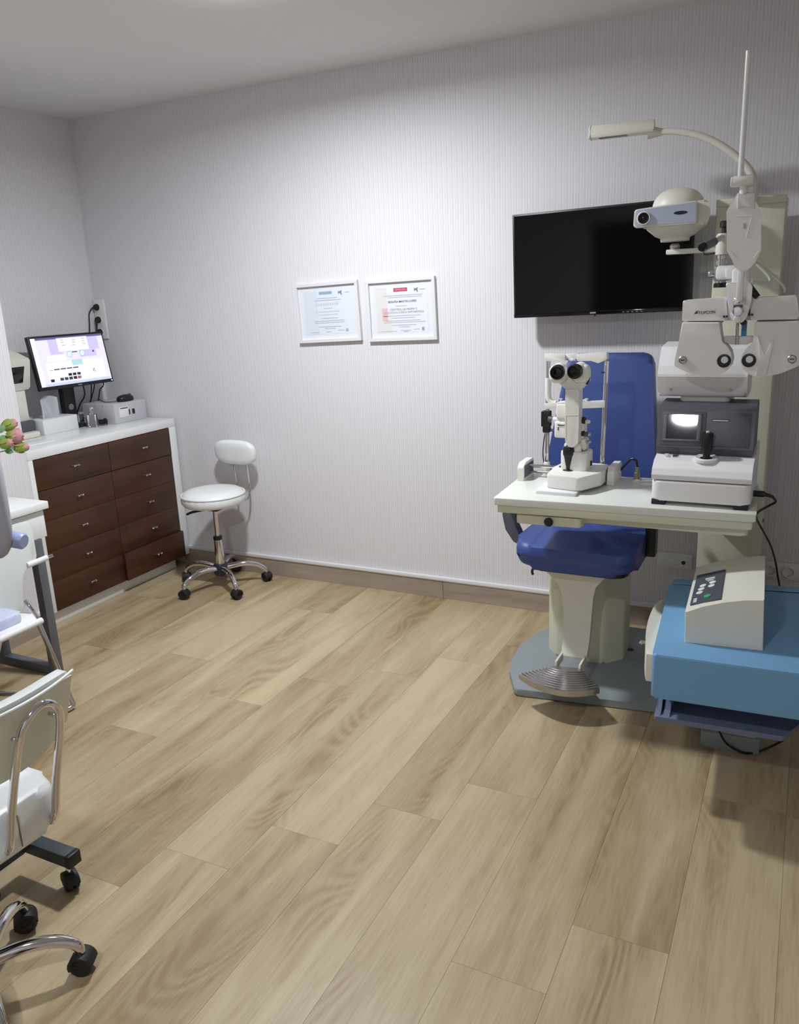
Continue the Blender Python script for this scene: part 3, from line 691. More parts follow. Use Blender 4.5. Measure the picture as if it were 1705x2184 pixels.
bm = Pr(rpoly([(1.95, -2.87), (2.270, -2.87), (2.282, -2.475), (1.95, -2.475)], .06), XY, .356, .468, .024, 3); obj('seat', bm, M_LEATH, t, 60)
obj('seat_seam', Tb([(2.2805, -2.60, .445), (2.2805, -2.60, .365)], .0015, 6), mat('seam_grey', (120, 120, 112), .7), t)
obj('seat_pan', B((1.99, -2.83, .336), (2.25, -2.52, .358), .006), M_BLACK, t)
U = [(2.20, -2.512, .366), (2.262, -2.512, .368), (2.290, -2.512, .395), (2.318, -2.512, .50), (2.366, -2.514, .655), (2.378, -2.530, .705), (2.386, -2.568, .728), (2.380, -2.606, .705), (2.366, -2.624, .655), (2.318, -2.632, .50), (2.290, -2.634, .395), (2.262, -2.634, .368), (2.20, -2.634, .366)]
obj('back_bracket', Tb(U, .0095, 12, 5), M_CHROME, t)
for bp_ in ((118, 1525), (33, 1578)):
    c = hit(bp_[0], bp_[1], 'x', 2.350); bm = ell(NB(), c, (.006, .008, .008), 12, 8); cyl(bm, c+V(-.022, 0, 0), c, .0045, n=10); obj('bolt', bm, M_CHROME, t)
obj('post', Cy(wc+V(0, 0, .10), wc+V(0, 0, .34), .02), M_CHROME, t); obj('hub', lathe(NB(), [(0, .13), (.028, .13), (.034, .115), (.034, .07), (0, .065)], wc), M_CHROME, t)
for k in range(5):
    a = math.radians(45+72*k); d = V(math.cos(a), math.sin(a), 0)
    obj('leg', Tb([wc+d*.03+V(0, 0, .10), wc+d*.10+V(0, 0, .110), wc+d*.16+V(0, 0, .102), wc+d*.200+V(0, 0, .080), wc+d*.210+V(0, 0, .056)], (.0175, .0125), 12, 5), M_CHROME, t)
    caster(t, wc+d*.210, a+.45+(.8 if k == 0 else 0), .027, .048, .062)

# dark wheeled frame under the chairs
t = thing('wheeled_frame', 'low dark grey steel frame on black casters beside leather chair', 'trolley', (1.9, -2.42, 0))
zt, zb = .122, .085
obj('bar', B((1.915, -2.378, zb), (2.112, -2.338, zt), .002), M_DFRAME, t)
obj('bar', B((1.915, -2.50, zb), (1.955, -2.379, zt), .002), M_DFRAME, t)
obj('bar', B((1.70, -2.50, zb), (1.914, -2.46, zt), .002), M_DFRAME, t)
obj('end_cap', B((2.112, -2.379, zb-.001), (2.128, -2.337, zt+.001), .003), M_BLACK, t)
for x_, y_ in ((2.095, -2.358), (1.725, -2.48), (1.935, -2.485)): caster(t, (x_, y_, 0), 1.2, .027, .036, .09)
# ================================================================== EXAMINATION UNIT: column, table, lamp
def hy(px, py, y): return hit(px, py, 'y', y)
def hz(px, py, z): return hit(px, py, 'z', z)
def xz(px, py, y): p = hit(px, py, 'y', y); return (p.x, p.z)

# base plate of the unit, rounded at the left
ol = [(2.871, -.872), (3.32, -.815), (3.70, -.765), (3.70, -.12), (2.98, -.12), (2.86, -.20), (2.80, -.32), (2.765, -.46), (2.772, -.60), (2.80, -.73)]
t = thing('base_plate', 'grey floor plate carrying the blue examination chair', 'base plate', (3.2, -.5, 0))
obj('plate', Pr(rpoly(ol, [.02, 0, .03, .03, .08, .08, .08, .08, .08, .08], 4), XY, .004, .032, .006, 3), M_GREYP, t)
obj('rubber_foot', Pr(rpoly([(2.885, -.862), (3.69, -.758), (3.69, -.13), (2.98, -.13), (2.785, -.45), (2.79, -.6)], .02), XY, 0, .005), M_RUB, t)
obj('bolt_cover', lathe(NB(), [(0, .004), (.012, .003), (.014, 0)], (3.215, -.36, .031)), M_BLACK, t)

# tall column
t = thing('unit_column', 'tall cream equipment column of the examination unit by the wall', 'column', (3.57, -.20, 0))
cx0, cx1, cy0, cy1 = 3.452, 3.682, -.30, -.085
bm = B((cx0, cy0, .032), (cx1, cy1, 1.79), .006); obj('column_body', bm, M_CREAMD, t)
obj('column_cap', B((cx0-.001, cy0-.003, 1.788), (cx1+.001, cy1, 1.815), .004), M_CREAMD, t)
obj('table_bracket', B((cx0+.02, -.80, .735), (cx1-.03, cy0+.002, .771), .006), M_CREAMD, t)
obj('bracket_arm', Pr([(-.55, .72), (-.55, .768), (cy0+.002, .768), (cy0+.002, .60)], ((0, 0, 0), (0, 1, 0), (0, 0, 1)), 3.50, 3.62, .004), M_CREAMD, t)
obj('screw_cover', Cy((cx1-.004, -.19, .60), (cx1+.003, -.19, .60), .008, n=14), M_BLACK, t)

# instrument table
T0, T1, T2, T3 = V(2.80, -.891), V(3.685, -.852), V(3.665, -.41), V(2.783, -.448)
TOP = .80
t = thing('instrument_table', 'cream instrument table in front of the blue chair', 'table', (3.23, -.65, TOP))
def inset(d):
    c = (T0+T1+T2+T3)/4; out = []
    for p in (T0, T1, T2, T3):
        q = p-c; out.append((c.x+q.x-math.copysign(d, q.x), c.y+q.y-math.copysign(d, q.y)))
    return out
obj('tabletop', Pr(rpoly(inset(0), .008), XY, TOP-.026, TOP, .003, 3), mat('table_laminate', (222, 224, 216), .3, noise=.01), t)
obj('table_frame', Pr(rpoly(inset(.010), .008), XY, TOP-.056, TOP-.026, .003), M_CREAMD, t)
obj('underside', Pr(rpoly([(3.02, -.80), (3.66, -.80), (3.66, -.46), (3.02, -.50)], .02), XY, TOP-.092, TOP-.056, .006), M_CREAMD, t)
dw = Pr(rpoly([(2.876, -.86), (3.115, -.853), (3.115, -.60), (2.876, -.60)], .012), XY, TOP-.098, TOP-.064, .005, 3)
dr = obj('drawer', dw, M_CREAMD, t)
obj('knob', lathe(NB(), [(.008, -.01), (.008, .004), (.0155, .008), (.0165, .016), (.012, .022), (0, .024)], (3.002, -.858, TOP-.080), (0, -1, 0)), M_BLACK, dr)
obj('drawer_runner', B((2.90, -.815, TOP-.066), (3.10, -.61, TOP-.055)), M_CREAMD, t, 0)
refit(t, .927, (3.2716, -.8664, .8548))
c = V(3.235, -.468, TOP)
t2 = thing('connector', 'brass cable connector standing on table behind slit lamp', 'connector', c)
obj('socket_flange', B(c+V(-.016, -.014, 0), c+V(.016, .014, .004), .001), M_STEEL, t2)
obj('connector_body', lathe(NB(), [(0, .052), (.007, .052), (.008, .03), (.0105, .028), (.0105, .003), (0, .003)], c), mat('brass_grey', (150, 146, 120), .35, .8), t2)
obj('cable', Tb([c+V(0, 0, .05), c+V(-.004, 0, .075), c+V(-.025, .004, .08), c+V(-.055, .008, .045), c+V(-.085, .012, .006)], .0045, 8, 6), M_BLACK, t2)
refit(t2, .927, (3.2763, -.6976, .8548))

# swing lamp
t = thing('arm_lamp', 'cream swing lamp on a curved arm above the column', 'lamp', (3.575, -.33, 1.815))
LY = -.35
ap = [(3.575, LY+.05, 1.80), (3.575, LY, 1.83)]+[tuple(hy(px, py, LY)) for px, py in ((1603, 372), (1588, 350), (1560, 325), (1520, 300), (1480, 286), (1440, 280), (1405, 281), (1385, 281))]
obj('lamp_arm', Tb(ap, (.0155, .0105), 12, 5), M_CREAM, t)
a0, a1 = hy(1262, 285, LY-.02), hy(1396, 282, LY)
dl = (a1-a0).normalized(); upv = V(0, 0, 1); sd = dl.cross(upv).normalized()
prof = [(-.026, -.020), (.026, -.020), (.029, -.010), (.024, .012), (.012, .024), (-.012, .024), (-.024, .012), (-.029, -.010)]
obj('lamp_head', Pr(rpoly(prof, .004, 2), (a0, sd, upv), 0, -(a1-a0).length if sd.cross(upv).dot(dl) < 0 else (a1-a0).length, .003), M_CREAM, t)
obj('end_cap', Pr(rpoly([(p[0]*1.04, p[1]*1.05) for p in prof], .004, 2), (a0, sd, upv), 0, (.007 if sd.cross(upv).dot(dl) < 0 else -.007), .002), M_WHITE, t)
obj('lamp_window', B(a0+V(.03, -.014, -.0235), a0+V(.13, .014, -.0195), .002), mat('lamp_glass', (120, 122, 118), .2), t)
obj('neck', Tb([a1-dl*.02, a1+dl*.03], (.024, .011), 12), M_CREAM, t)

# instrument pole on the column
PY_, PX_ = -.55, 3.505
t = thing('instrument_pole', 'jointed cream and chrome pole carrying the projector and phoropter', 'instrument arm', (PX_, PY_, 1.5))
pz = lambda py: hy(1540, py, PY_).z
obj('wall_arm', Tb([(3.53, cy0+.003, pz(560)), (3.525, -.42, pz(560)), (PX_, PY_, pz(560))], .017, 12), M_CREAM, t)
obj('pole_sleeve', lathe(NB(), [(0, pz(497)), (.017, pz(498)), (.022, pz(503)), (.022, pz(543)), (0, pz(544))], (PX_, PY_, 0)), M_CREAM, t)
obj('pole_joint', lathe(NB(), [(0, pz(543)), (.016, pz(544)), (.016, pz(552)), (.013, pz(553)), (.015, pz(575)), (0, pz(576))], (PX_, PY_, 0)), M_CHROME, t)
obj('lower_sleeve', Cy((PX_, PY_, pz(606)), (PX_, PY_, pz(570)), .017, n=20), M_STEEL, t)
bm = lathe(NB(), [(0, 0), (.012, 0), (.012, .018), (.019, .020), (.019, .036), (.015, .040), (0, .040)], (PX_+.006, PY_, pz(497)-.002)); obj('top_knob', bm, M_BLACK, t)
bm = NB()
for q in range(7):
    a = 2*PI*q/7; cyl(bm, (PX_+.004+.017*math.cos(a), PY_+.017*math.sin(a), pz(613)), (PX_+.004+.017*math.cos(a), PY_+.017*math.sin(a), pz(604)), .010, n=12)
cyl(bm, (PX_+.004, PY_, pz(613)), (PX_+.004, PY_, pz(603)), .022, n=16); obj('lower_knob', bm, M_BLACK, t)
cz = pz(583)
obj('clamp', B((PX_-.020, PY_-.026, cz-.024), (PX_+.030, PY_+.022, cz+.024), .006), M_STEEL, t)
obj('clamp_bolt', lathe(NB(), [(0, .022), (.010, .022), (.014, .017), (.014, 0)], (PX_-.018, PY_-.005, cz), (-1, 0, 0)), M_CHROME, t)
h0, h1 = hy(1500, 527, PY_-.22), V(PX_-.002, PY_-.02, pz(507))
obj('handle_rod', Tb([h1, h0+(h1-h0)*.35], .010, 12), M_CREAM, t)
obj('handle_grip', Tb([h0+(h1-h0)*.55, h0], .0145, 16), mat('grey_rubber', (92, 96, 96), .5), t)
obj('handle_end', Tb([h0, h0+(h0-h1).normalized()*.012], (.0148, .012), 16), M_BLACKG, t)
obj('cross_block', B((PX_+.012, -.84, cz-.02), (PX_+.085, PY_+.015, cz+.022), .010), M_WHITE, t)
obj('fore_arm', B((PX_+.05, -.955, cz-.018), (PX_+.098, -.80, cz+.016), .008), M_WHITE, t)
obj('drop_arm', B((3.575, -.965, 1.49), (3.625, -.915, cz+.012), .010), M_WHITE, t)
lv = hy(1596, 611, -1.0)
obj('lever', Tb([lv, lv+V(.012, 0, -.012), hy(1617, 634, -1.0)], (.0115, .0085), 12), M_BLACK, t)
cl = [hy(1602, 552, -.80), hy(1640, 578, -.72), hy(1672, 610, -.70), hy(1674, 624, -.70)]
obj('cable_guide', Tb(cl, .0035, 8, 5), M_CREAM, t)
obj('cable_loop', Tb([hy(1615, 562, -.78), hy(1642, 590, -.78), hy(1638, 604, -.78), hy(1606, 602, -.78)], .006, 8, 6), mat('clear_tube', (214, 220, 210), .2), t)

# chart projector
t = thing('chart_projector', 'cream chart projector with round lens in front of television', 'projector', (3.32, -.45, 1.66))
PJ = -.45
pc = V(3.312, PJ, 1.764); ya = .13
px_ = V(math.cos(ya), math.sin(ya), .02).normalized(); pu = V(0, 0, 1); pn = px_.cross(pu).normalized(); pu = pn.cross(px_)
PM = Matrix.Translation(pc) @ Matrix((px_, pu, pn)).transposed().to_4x4()
fo = rpoly([(-.122, -.033), (.092, -.034), (.092, .040), (-.118, .028)], [.012, .006, .006, .012])
# main body: front slab, deeper right shoulder, dome above and bowl below
obj('front_bezel', Pr(fo, (pc, px_, pu), -.035, .02, .004), M_CREAM, t)
obj('body', Pr(rpoly([(-.10, -.030), (.128, -.042), (.138, .0), (.126, .044), (-.10, .026)], .014), (pc, px_, pu), -.19, -.012, .012, 3), M_CREAM, t)
bm = ell(NB(), pc+px_*.028-pn*.10+pu*.032, (.090, .09, .066), 30, 16, 2.2, Matrix((px_, -pn, pu)).transposed()); obj('dome', bm, M_CREAM, t, 80)
obj('bowl', lathe(NB(), [(.108, -.02), (.10, -.040), (.070, -.066), (.052, -.074), (.050, -.086), (0, -.088)], pc+px_*.02-pn*.095, pu, 30), M_CREAM, t)
obj('front_plate', Pr([(p[0]*.96, p[1]*.88) for p in fo], (pc+pn*.0205, px_, pu), 0, .0012, 0), mat('projector_front', (176, 186, 206), .35, .3), t)
lc_ = pc+px_*(-.086)+pu*(-.004)+pn*.02
obj('lens_ring', lathe(NB(), [(.0235, -.002), (.0235, .008), (.0215, .012), (.0195, .012), (.0185, .002)], lc_, pn), M_GWHITE, t)
obj('lens', lathe(NB(), [(0, .008), (.010, .0075), (.0175, .004), (.0192, 0)], lc_, pn), M_BLACKG, t)
bm = NB(); bmx = [bm.verts.new(pc+pn*.0225+px_*(.038+.023*math.cos(a))+pu*(.004+.006*math.sin(a))) for a in [2*PI*q/28 for q in range(28)]]; bm.faces.new(bmx)
obj('ir_window', bm, mat('navy_window', (24, 28, 62), .2), t, 0)
bm = NB()
for q, (a, b) in enumerate(((.045, .083), (.062, .078), (.078, .071), (.090, .061), (.100, .049))):
    ell(bm, pc+px_*a+pu*b-pn*.075, (.007, .006, .003), 10, 6)
for a, b in ((.045, -.072), (.06, -.066), (.074, -.058), (.088, -.047)): ell(bm, pc+px_*a+pu*b-pn*.06, (.006, .008, .003), 10, 6)
obj('vent_holes', bm, M_BLACK, t)
obj('swivel', lathe(NB(), [(.014, 0), (.018, .006), (.018, .016), (.012, .022)], V(3.322, PJ-.0+.09, 1.648)), M_STEEL, t)
obj('support_arm', B((3.296, PJ+.06, 1.632), (PX_-.01, PJ+.10, 1.650), .004), M_CREAM, t)
obj('arm_joint', Tb([(PX_-.03, PJ+.08, 1.641), (PX_-.01, PY_+.02, 1.641)], .012, 10), M_CREAM, t)
obj('cable', Tb([(3.42, PJ+.05, 1.66), (3.43, PJ+.05, 1.628), (3.46, PJ, 1.625), (3.50, PY_+.03, 1.63)], .003, 6, 5), M_BLACK, t)

# ================================================================== PHOROPTER
PH = -1.0
t = thing('phoropter', 'grey white phoropter head with two viewing windows above instrument table', 'phoropter', (3.6, PH, 1.26))
def poly_px(pts, y): return [xz(px, py, y) for px, py in pts]
FRX = ((0, 0, 0), (1, 0, 0), (0, 0, 1))
pl = poly_px([(1457, 641), (1550, 634), (1552, 684), (1455, 685)], PH)
obj('top_housing', Pr(rpoly(pl, .006), FRX, -PH-.075, -PH, .005, 3), M_GWHITE, t)
pr_ = poly_px([(1600, 636), (1700, 630), (1706, 681), (1602, 683)], PH)
hr = obj('top_housing', Pr(rpoly(pr_, .006), FRX, -PH-.075, -PH, .005, 3), M_GWHITE, t)
obj('center_bridge', Pr(rpoly(poly_px([(1545, 642), (1606, 638), (1608, 683), (1545, 684)], PH+.01), .004), FRX, -PH-.07, -PH-.012, .003), M_GWHITE, t)
obj('joint_core', B((xz(1466, 685, PH)[0], PH+.030, xz(1500, 690, PH)[1]), (xz(1540, 685, PH)[0], PH+.065, xz(1500, 681, PH)[1])), M_GWHITE, t, 0)
obj('joint_core', B((xz(1615, 685, PH)[0], PH+.030, xz(1650, 690, PH)[1]), (xz(1698, 685, PH)[0], PH+.065, xz(1650, 678, PH)[1])), M_GWHITE, t, 0)
LL = [(1457, 687), (1536, 687), (1539, 715), (1541, 729), (1552, 738), (1560, 750), (1563, 766), (1560, 780), (1550, 792), (1535, 799), (1512, 803), (1488, 800), (1465, 792), (1440, 780), (1442, 762), (1450, 728)]
RL = [(1706, 684), (1612, 686), (1609, 715), (1606, 732), (1592, 744), (1584, 757), (1581, 771), (1586, 786), (1598, 797), (1614, 803), (1630, 803), (1665, 796), (1706, 779), (1712, 770), (1709, 730)]
def lobe(pts, nm):
    P2 = rpoly(poly_px(pts, PH), .004, 3)
    return obj(nm, Pr(P2, FRX, -PH-.065, -PH+.012, .008, 3), M_GWHITE, t)
l1 = lobe(LL, 'lens_housing'); l2 = lobe(RL[::-1], 'lens_housing')
rb = Pr(poly_px([(1617, 715), (1630, 757), (1634, 757), (1640, 740), (1652, 722), (1644, 760), (1635, 800), (1612, 800), (1622, 760)], PH-.014), FRX, -PH+.011, -PH+.016, .001); obj('ridge', rb, M_GWHITE, l2)
for px, py, lens_c in ((1545, 769.5, (214, 214, 214)), (1598, 768.5, (214, 214, 214))):
    c = hy(px, py, PH-.012)
    rg = obj('window_ring', lathe(NB(), [(.0, .0), (.0195, .0), (.0195, .003), (.0165, .0042), (.012, .0038), (0, .0036)], c, (0, -1, 0)), M_BLACK, t)
    obj('window_lens', Cy(c+V(.0015, -.001, .003), c+V(.0015, -.0046, .003), .0100, n=24), mat('lens_%d' % lens_c[0], lens_c, .15), rg)
for px, py in ((1457, 768), (1690, 766)):
    c = hy(px, py, PH-.012)
    kn = obj('dial_knob', lathe(NB(), [(.0125, -.002), (.0125, .002), (.0105, .004), (.009, .001), (0, .001)], c, (0, -1, 0)), M_STEEL, t)
    obj('dial_mark', B(c+V(-.006, -.003, -.002), c+V(.006, -.0008, .002)), M_DGREY, kn, 0)
for px, py in ((1545, 675), (1551, 675), (1599, 671), (1605, 671)): obj('screw', Cy(hy(px, py, PH+.012), hy(px, py, PH-.012), .0032, n=12), M_BLACK, t)
# yoke
yk = poly_px([(1549, 603), (1600, 601), (1606, 612), (1604, 640), (1594, 678), (1584, 688), (1568, 688), (1560, 678), (1552, 640)], PH-.012)
obj('yoke', Pr(rpoly(yk, .006), FRX, -PH-.045, -PH+.022, .005, 3), M_WHITE, t)
obj('yoke_foot', Pr(rpoly(poly_px([(1558, 668), (1597, 666), (1590, 682), (1576, 690), (1564, 682)], PH-.03), .004), FRX, -PH+.018, -PH+.030, .003), M_GWHITE, t)
bm = lathe(NB(), [(.0, .012), (.006, .012), (.0105, .008), (.0105, 0)], hy(1574, 640, PH-.032), (0, -1, 0)); lathe(bm, [(.0, .010), (.012, .009), (.0145, .004), (.0145, 0)], hy(1574, 664, PH-.030), (0, -1, 0)); obj('adjuster_screw', bm, M_CHROME, t)
obj('adjuster_slot', B(hy(1564, 668, PH-.026), hy(1585, 650, PH-.020)), M_DGREY, t, 0)
obj('pin_cap', lathe(NB(), [(.0, .004), (.009, .003), (.0105, 0)], hy(1573.5, 681, PH-.030), (0, -1, 0)), M_GLOSSW, t)
obj('forehead_rod', Tb([hy(1574, 686, PH+.02), hy(1572, 735, PH+.02)], .0042, 10), M_STEEL, t)
obj('forehead_rest', Pr(rpoly(poly_px([(1541, 718), (1609, 717), (1607, 729), (1594, 735), (1560, 735), (1543, 728)], PH+.03), .006), FRX, -PH-.06, -PH-.03, .003), M_GWHITE, t)
obj('tag', B(hy(1581, 717, PH+.045), hy(1595, 684, PH+.05), .001), mat('blue_tag', (82, 152, 198), .5), t, 0)
obj('tag_clip', Cy(hy(1586, 687, PH+.0), hy(1586, 687, PH+.04), .009, n=16), mat('navy_plastic', (22, 26, 58), .4), t)
text('brand_text', 'TOPCON', .0112, hy(1508.5, 666.5, PH-.0012), V(.998, 0, .03), V(0, 0, 1), mat('logo_black', (28, 28, 32), .5), t, bold=.0002)
bm = NB()
for q in range(3):
    o = hy(1481+q*2.6, 670-q*.4, PH-.0012); s_ = .0075-.001*q
    bm.faces.new([bm.verts.new(o+V(a, 0, b)) for a, b in ((0, 0), (.0028, 0), (.0028+s_*.55, s_), (s_*.55, s_))])
o = hy(1484, 664, PH-.0013); bm.faces.new([bm.verts.new(o+V(a, 0, b)) for a, b in ((.001, 0), (.009, .0006), (.0105, .0022), (.0025, .0017))])
obj('brand_logo', bm, mat('logo_black', (28, 28, 32), .5), t, 0)

# near chart card and folded-up rod
NC = -1.07
t = thing('near_chart', 'white near reading card holder with long white rod folded upwards on phoropter', 'reading card', (3.6, NC, 1.5))
cp = poly_px([(1587, 407), (1613, 428), (1624, 452), (1624, 535), (1612, 558), (1600, 572), (1592, 580), (1578, 580), (1568, 570), (1562, 555), (1551, 535), (1550, 452), (1560, 432), (1574, 412)], NC)
obj('card_plate', Pr(rpoly(cp[::-1], .004, 2), FRX, -NC-.010, -NC, .004, 2), M_WHITE, t)
cz_ = lambda px, py: hy(px, py, NC-.0005)
nt = Pr(rpoly(poly_px([(1574, 413), (1611, 412), (1610, 446), (1600, 441), (1590, 440), (1581, 442), (1573, 446)], NC-.001)[::-1], .003, 2), FRX, -NC-.006, -NC+.006, .002); obj('card_clip', nt, M_GWHITE, t)
bm = NB()
for a, b in (((1592, 507), (1604, 462)), ((1558, 535), (1569, 550)), ((1608, 551), (1619, 536)), ((1571, 461), (1604, 461))):
    tube(bm, [cz_(*a), cz_(*b)], .0008, 5)
obj('moulded_line', bm, M_WHITE, t)
obj('card_mark', B(cz_(1586, 488), cz_(1593, 476)+V(0, -.0006, 0)), mat('mark_grey', (178, 178, 178), .6), t, 0)
obj('holder_arm', B(V(xz(1570, 640, NC)[0], NC+.002, xz(1570, 642, NC)[1]), V(xz(1584, 640, NC)[0], NC+.016, xz(1580, 570, NC)[1]), .003), M_WHITE, t)
obj('arm_link', Tb([hy(1576, 632, NC+.012), hy(1576, 634, PH-.02)], .008, 10), M_STEEL, t)
cc = hy(1590, 385, NC)
bm = cyl(NB(), cc+V(-.030, 0, -.001), cc+V(.022, 0, 0), .0145, n=20, bev=.002); obj('rod_clamp', bm, M_GWHITE, t)
obj('clamp_end', Cy(cc+V(-.036, 0, -.001), cc+V(-.029, 0, -.001), .0135, n=20, bev=.002), M_WHITE, t)
obj('clamp_neck', Tb([cc+V(-.004, 0, -.012), hy(1587, 412, NC+.004)], (.008, .012), 10), M_WHITE, t)
obj('clamp_back', B(cc+V(.006, .006, -.045), cc+V(.022, .022, .012), .003), M_GWHITE, t)
obj('rod', Tb([cc+V(-.012, -.002, 0), hy(1598, 108, NC)], .0074, 12), M_LACQ, t)

# ================================================================== EXAMINATION CHAIR
t = thing('examination_chair', 'blue upholstered examination chair with cream pedestal and silver footrest', 'chair', (3.06, -.45, .03))
ped = rpoly([(2.895, -.30), (2.885, -.46), (2.945, -.535), (3.14, -.535), (3.205, -.46), (3.20, -.30)], .035)
obj('pedestal', Pr(ped, XY, .031, .455, .012, 3), M_CREAMD, t)
obj('bellows', Pr([(3.05+(p[0]-3.05)*.93, -.42+(p[1]+.42)*.9) for p in ped], XY, .45, .505, .004), M_BLACK, t)
# seat
sg = []
bm = Pr(rpoly([(2.848, -.835), (3.300, -.835), (3.300, -.345), (2.860, -.345)], [.075, .075, .06, .06], 6), XY, .528, .622, .030, 4)
bmesh.ops.subdivide_edges(bm, edges=bm.edges[:], cuts=2, use_grid_fill=True)
for v in bm.verts:
    u, w_ = (v.co.x-3.076)/.228, (v.co.y+.61)/.225
    if w_ < -.6: v.co.z -= .016*((-w_-.6)/.4)**2
    if v.co.z < .56: v.co.y += .018*(1 if w_ < -.5 else 0)
st = obj('seat', bm, M_BLUE, t, 80)
obj('seat_pan', Pr(rpoly([(2.90, -.79), (3.265, -.79), (3.265, -.37), (2.90, -.37)], .05), XY, .500, .528, .006), M_BLACK, t)
obj('latch', Tb([(2.925, -.80, .52), (2.92, -.805, .500), (2.925, -.812, .490)], .005, 8), M_BLACK, t)
# backrest
BK = -.265
bt = rpoly([xz(1210, 757, BK), xz(1390, 755, BK), xz(1399, 990, BK), xz(1400, 1080, BK), xz(1147, 1080, BK), xz(1166, 990, BK)], [.045, .045, .05, .05, .05, .05], 6)
bm = Pr(bt[::-1], FRX, -BK-.072, -BK, .022, 3)
for v in bm.verts: v.co.y += (v.co.z-1.0)*.06
obj('backrest', bm, M_BLUE, t, 60)
obj('back_bracket', B((2.98, -.33, .50), (3.15, -.245, .75), .006), M_BLACK, t)
# armrests
ao = [(.322, .725), (.325, .665), (.313, .606), (.279, .556), (.215, .535), (.215, .565), (.250, .578), (.270, .62), (.275, .667), (.272, .725)]
obj('armrest_support', Pr(rpoly([(3.072-p[0], p[1]) for p in ao], .02, 4), FRX, .595, .645, .004), M_DGREY, t)
obj('armrest_support', B((3.296, -.60, .535), (3.335, -.54, .725), .004), M_BLACK, t)
for s_, ax_ in ((-1, 2.775), (1, 3.315)): obj('armrest', Tb([(ax_, -.41, .722), (ax_, -.58, .726), (ax_, -.69, .722)], .015, 12, 4), M_BLACK, t)
# footrest: shaped cream panel, two hinges, fan-shaped ribbed plate
fp = []
prof = [(.508, .150, -.742), (.47, .105, -.728), (.43, .075, -.71), (.38, .062, -.695), (.30, .055, -.685), (.20, .052, -.700), (.140, .050, -.735)]
bm = NB(); rows = []
for z, hw, y in prof:
    rows.append([[bm.verts.new((3.066+hw*a, y+dy, z)) for a in (-1, -.85, -.3, .3, .85, 1)] for dy in (0, .028)])
for A, C in zip(rows, rows[1:]):
    for f in (0, 1):
        for j in range(5): bm.faces.new((A[f][j], A[f][j+1], C[f][j+1], C[f][j]))
    for j in (0, 5): bm.faces.new((A[0][j], A[1][j], C[1][j], C[0][j]))
for R_ in (rows[0], rows[-1]):
    for j in range(5): bm.faces.new((R_[0][j], R_[0][j+1], R_[1][j+1], R_[1][j]))
obj('footrest_panel', bm, M_CREAM, t, 60)
for s_ in (-1, 1): obj('hinge', B((3.064+s_*.046-.005, -.815, .115), (3.064+s_*.046+.005, -.725, .150), .004), M_CREAM, t)
FZ = .134
def farc(s_, n_=14, tr=0):
    L0, M0, R0 = V(2.908, -.936), V(3.075, -1.010), V(3.216, -.940); L1, M1, R1 = V(3.018, -.822), V(3.066, -.822), V(3.114, -.805)
    a, b, c = L0.lerp(L1, s_), M0.lerp(M1, s_), R0.lerp(R1, s_); m = b*2-(a+c)*.5
    return [(1-u)**2*a+2*u*(1-u)*m+u*u*c for u in [tr+(1-2*tr)*k/n_ for k in range(n_+1)]]
fr_ = obj('footrest_plate', Pr(rpoly([tuple(p) for p in farc(0)]+[(3.114, -.805), (3.018, -.822)], .004, 2), XY, FZ-.022, FZ, .003, 2), M_STEEL, t)
for q in range(9):
    obj('rib', Tb([(p.x, p.y, FZ+.0005) for p in farc(.07+q*.095, 14, .02)], .0040, 6), M_CHROME, fr_)
# ================================================================== SLIT LAMP
t = thing('slit_lamp', 'cream slit lamp microscope with black eyepieces on instrument table', 'slit lamp', (3.03, -.63, TOP))
obj('slide_board', Pr(rpoly([(2.926, -.788), (3.080, -.793), (3.066, -.50), (2.922, -.50)], .008), XY, TOP, TOP+.012, .003), M_GLOSSW, t)
SLC = mat('slit_lamp_cream', (232, 230, 224), .4, noise=.01)
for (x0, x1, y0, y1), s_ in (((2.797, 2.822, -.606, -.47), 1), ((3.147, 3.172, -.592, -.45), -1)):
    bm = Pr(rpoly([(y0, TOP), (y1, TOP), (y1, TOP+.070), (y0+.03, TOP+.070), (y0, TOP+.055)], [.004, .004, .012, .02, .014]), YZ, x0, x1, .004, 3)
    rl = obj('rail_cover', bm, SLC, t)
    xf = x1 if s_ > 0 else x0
    obj('shaded_rack_sheet', B((xf-.001*s_-.0005, y0+.014, TOP+.010), (xf+.0008*s_+.0005, y1-.012, TOP+.058)), M_DGREY, rl, 0)  # flat dark sheet: gear rack and the shade of its open recess, painted together
obj('axle', Tb([(2.815, -.53, TOP+.047), (3.155, -.53, TOP+.047)], .0065, 12), M_CHROME, t)
obj('guide_rod', Tb([(2.815, -.51, TOP+.018), (3.155, -.51, TOP+.018)], .0045, 10), M_STEEL, t)
pf = rpoly([(2.955, -.735), (3.083, -.765), (3.138, -.655), (3.143, -.515), (3.10, -.50), (2.96, -.50), (2.945, -.60)], [.012, .02, .03, .02, .02, .02, .03])
obj('carriage', Pr(pf, XY, TOP+.014, TOP+.064, .006, 3), SLC, t)
bm = NB(); cyl(bm, (2.972, -.60, TOP+.063), (2.972, -.60, TOP+.068), .008, n=12); cyl(bm, (2.978, -.575, TOP+.063), (2.978, -.575, TOP+.068), .007, n=12); obj('carriage_switch', bm, M_BLACK, t)
jb = V(*hz(1213, 1003, TOP+.064))
obj('joystick', lathe(NB(), [(.022, -.001), (.019, .002), (.010, .004), (.011, .014), (.018, .050), (.0195, .055), (.0225, .062), (.0235, .080), (.021, .090), (.012, .093), (.011, .096), (0, .0965)], jb, (0, .06, 1)), M_BLACK, t)
kb = V(*hz(1257, 999, TOP+.064))
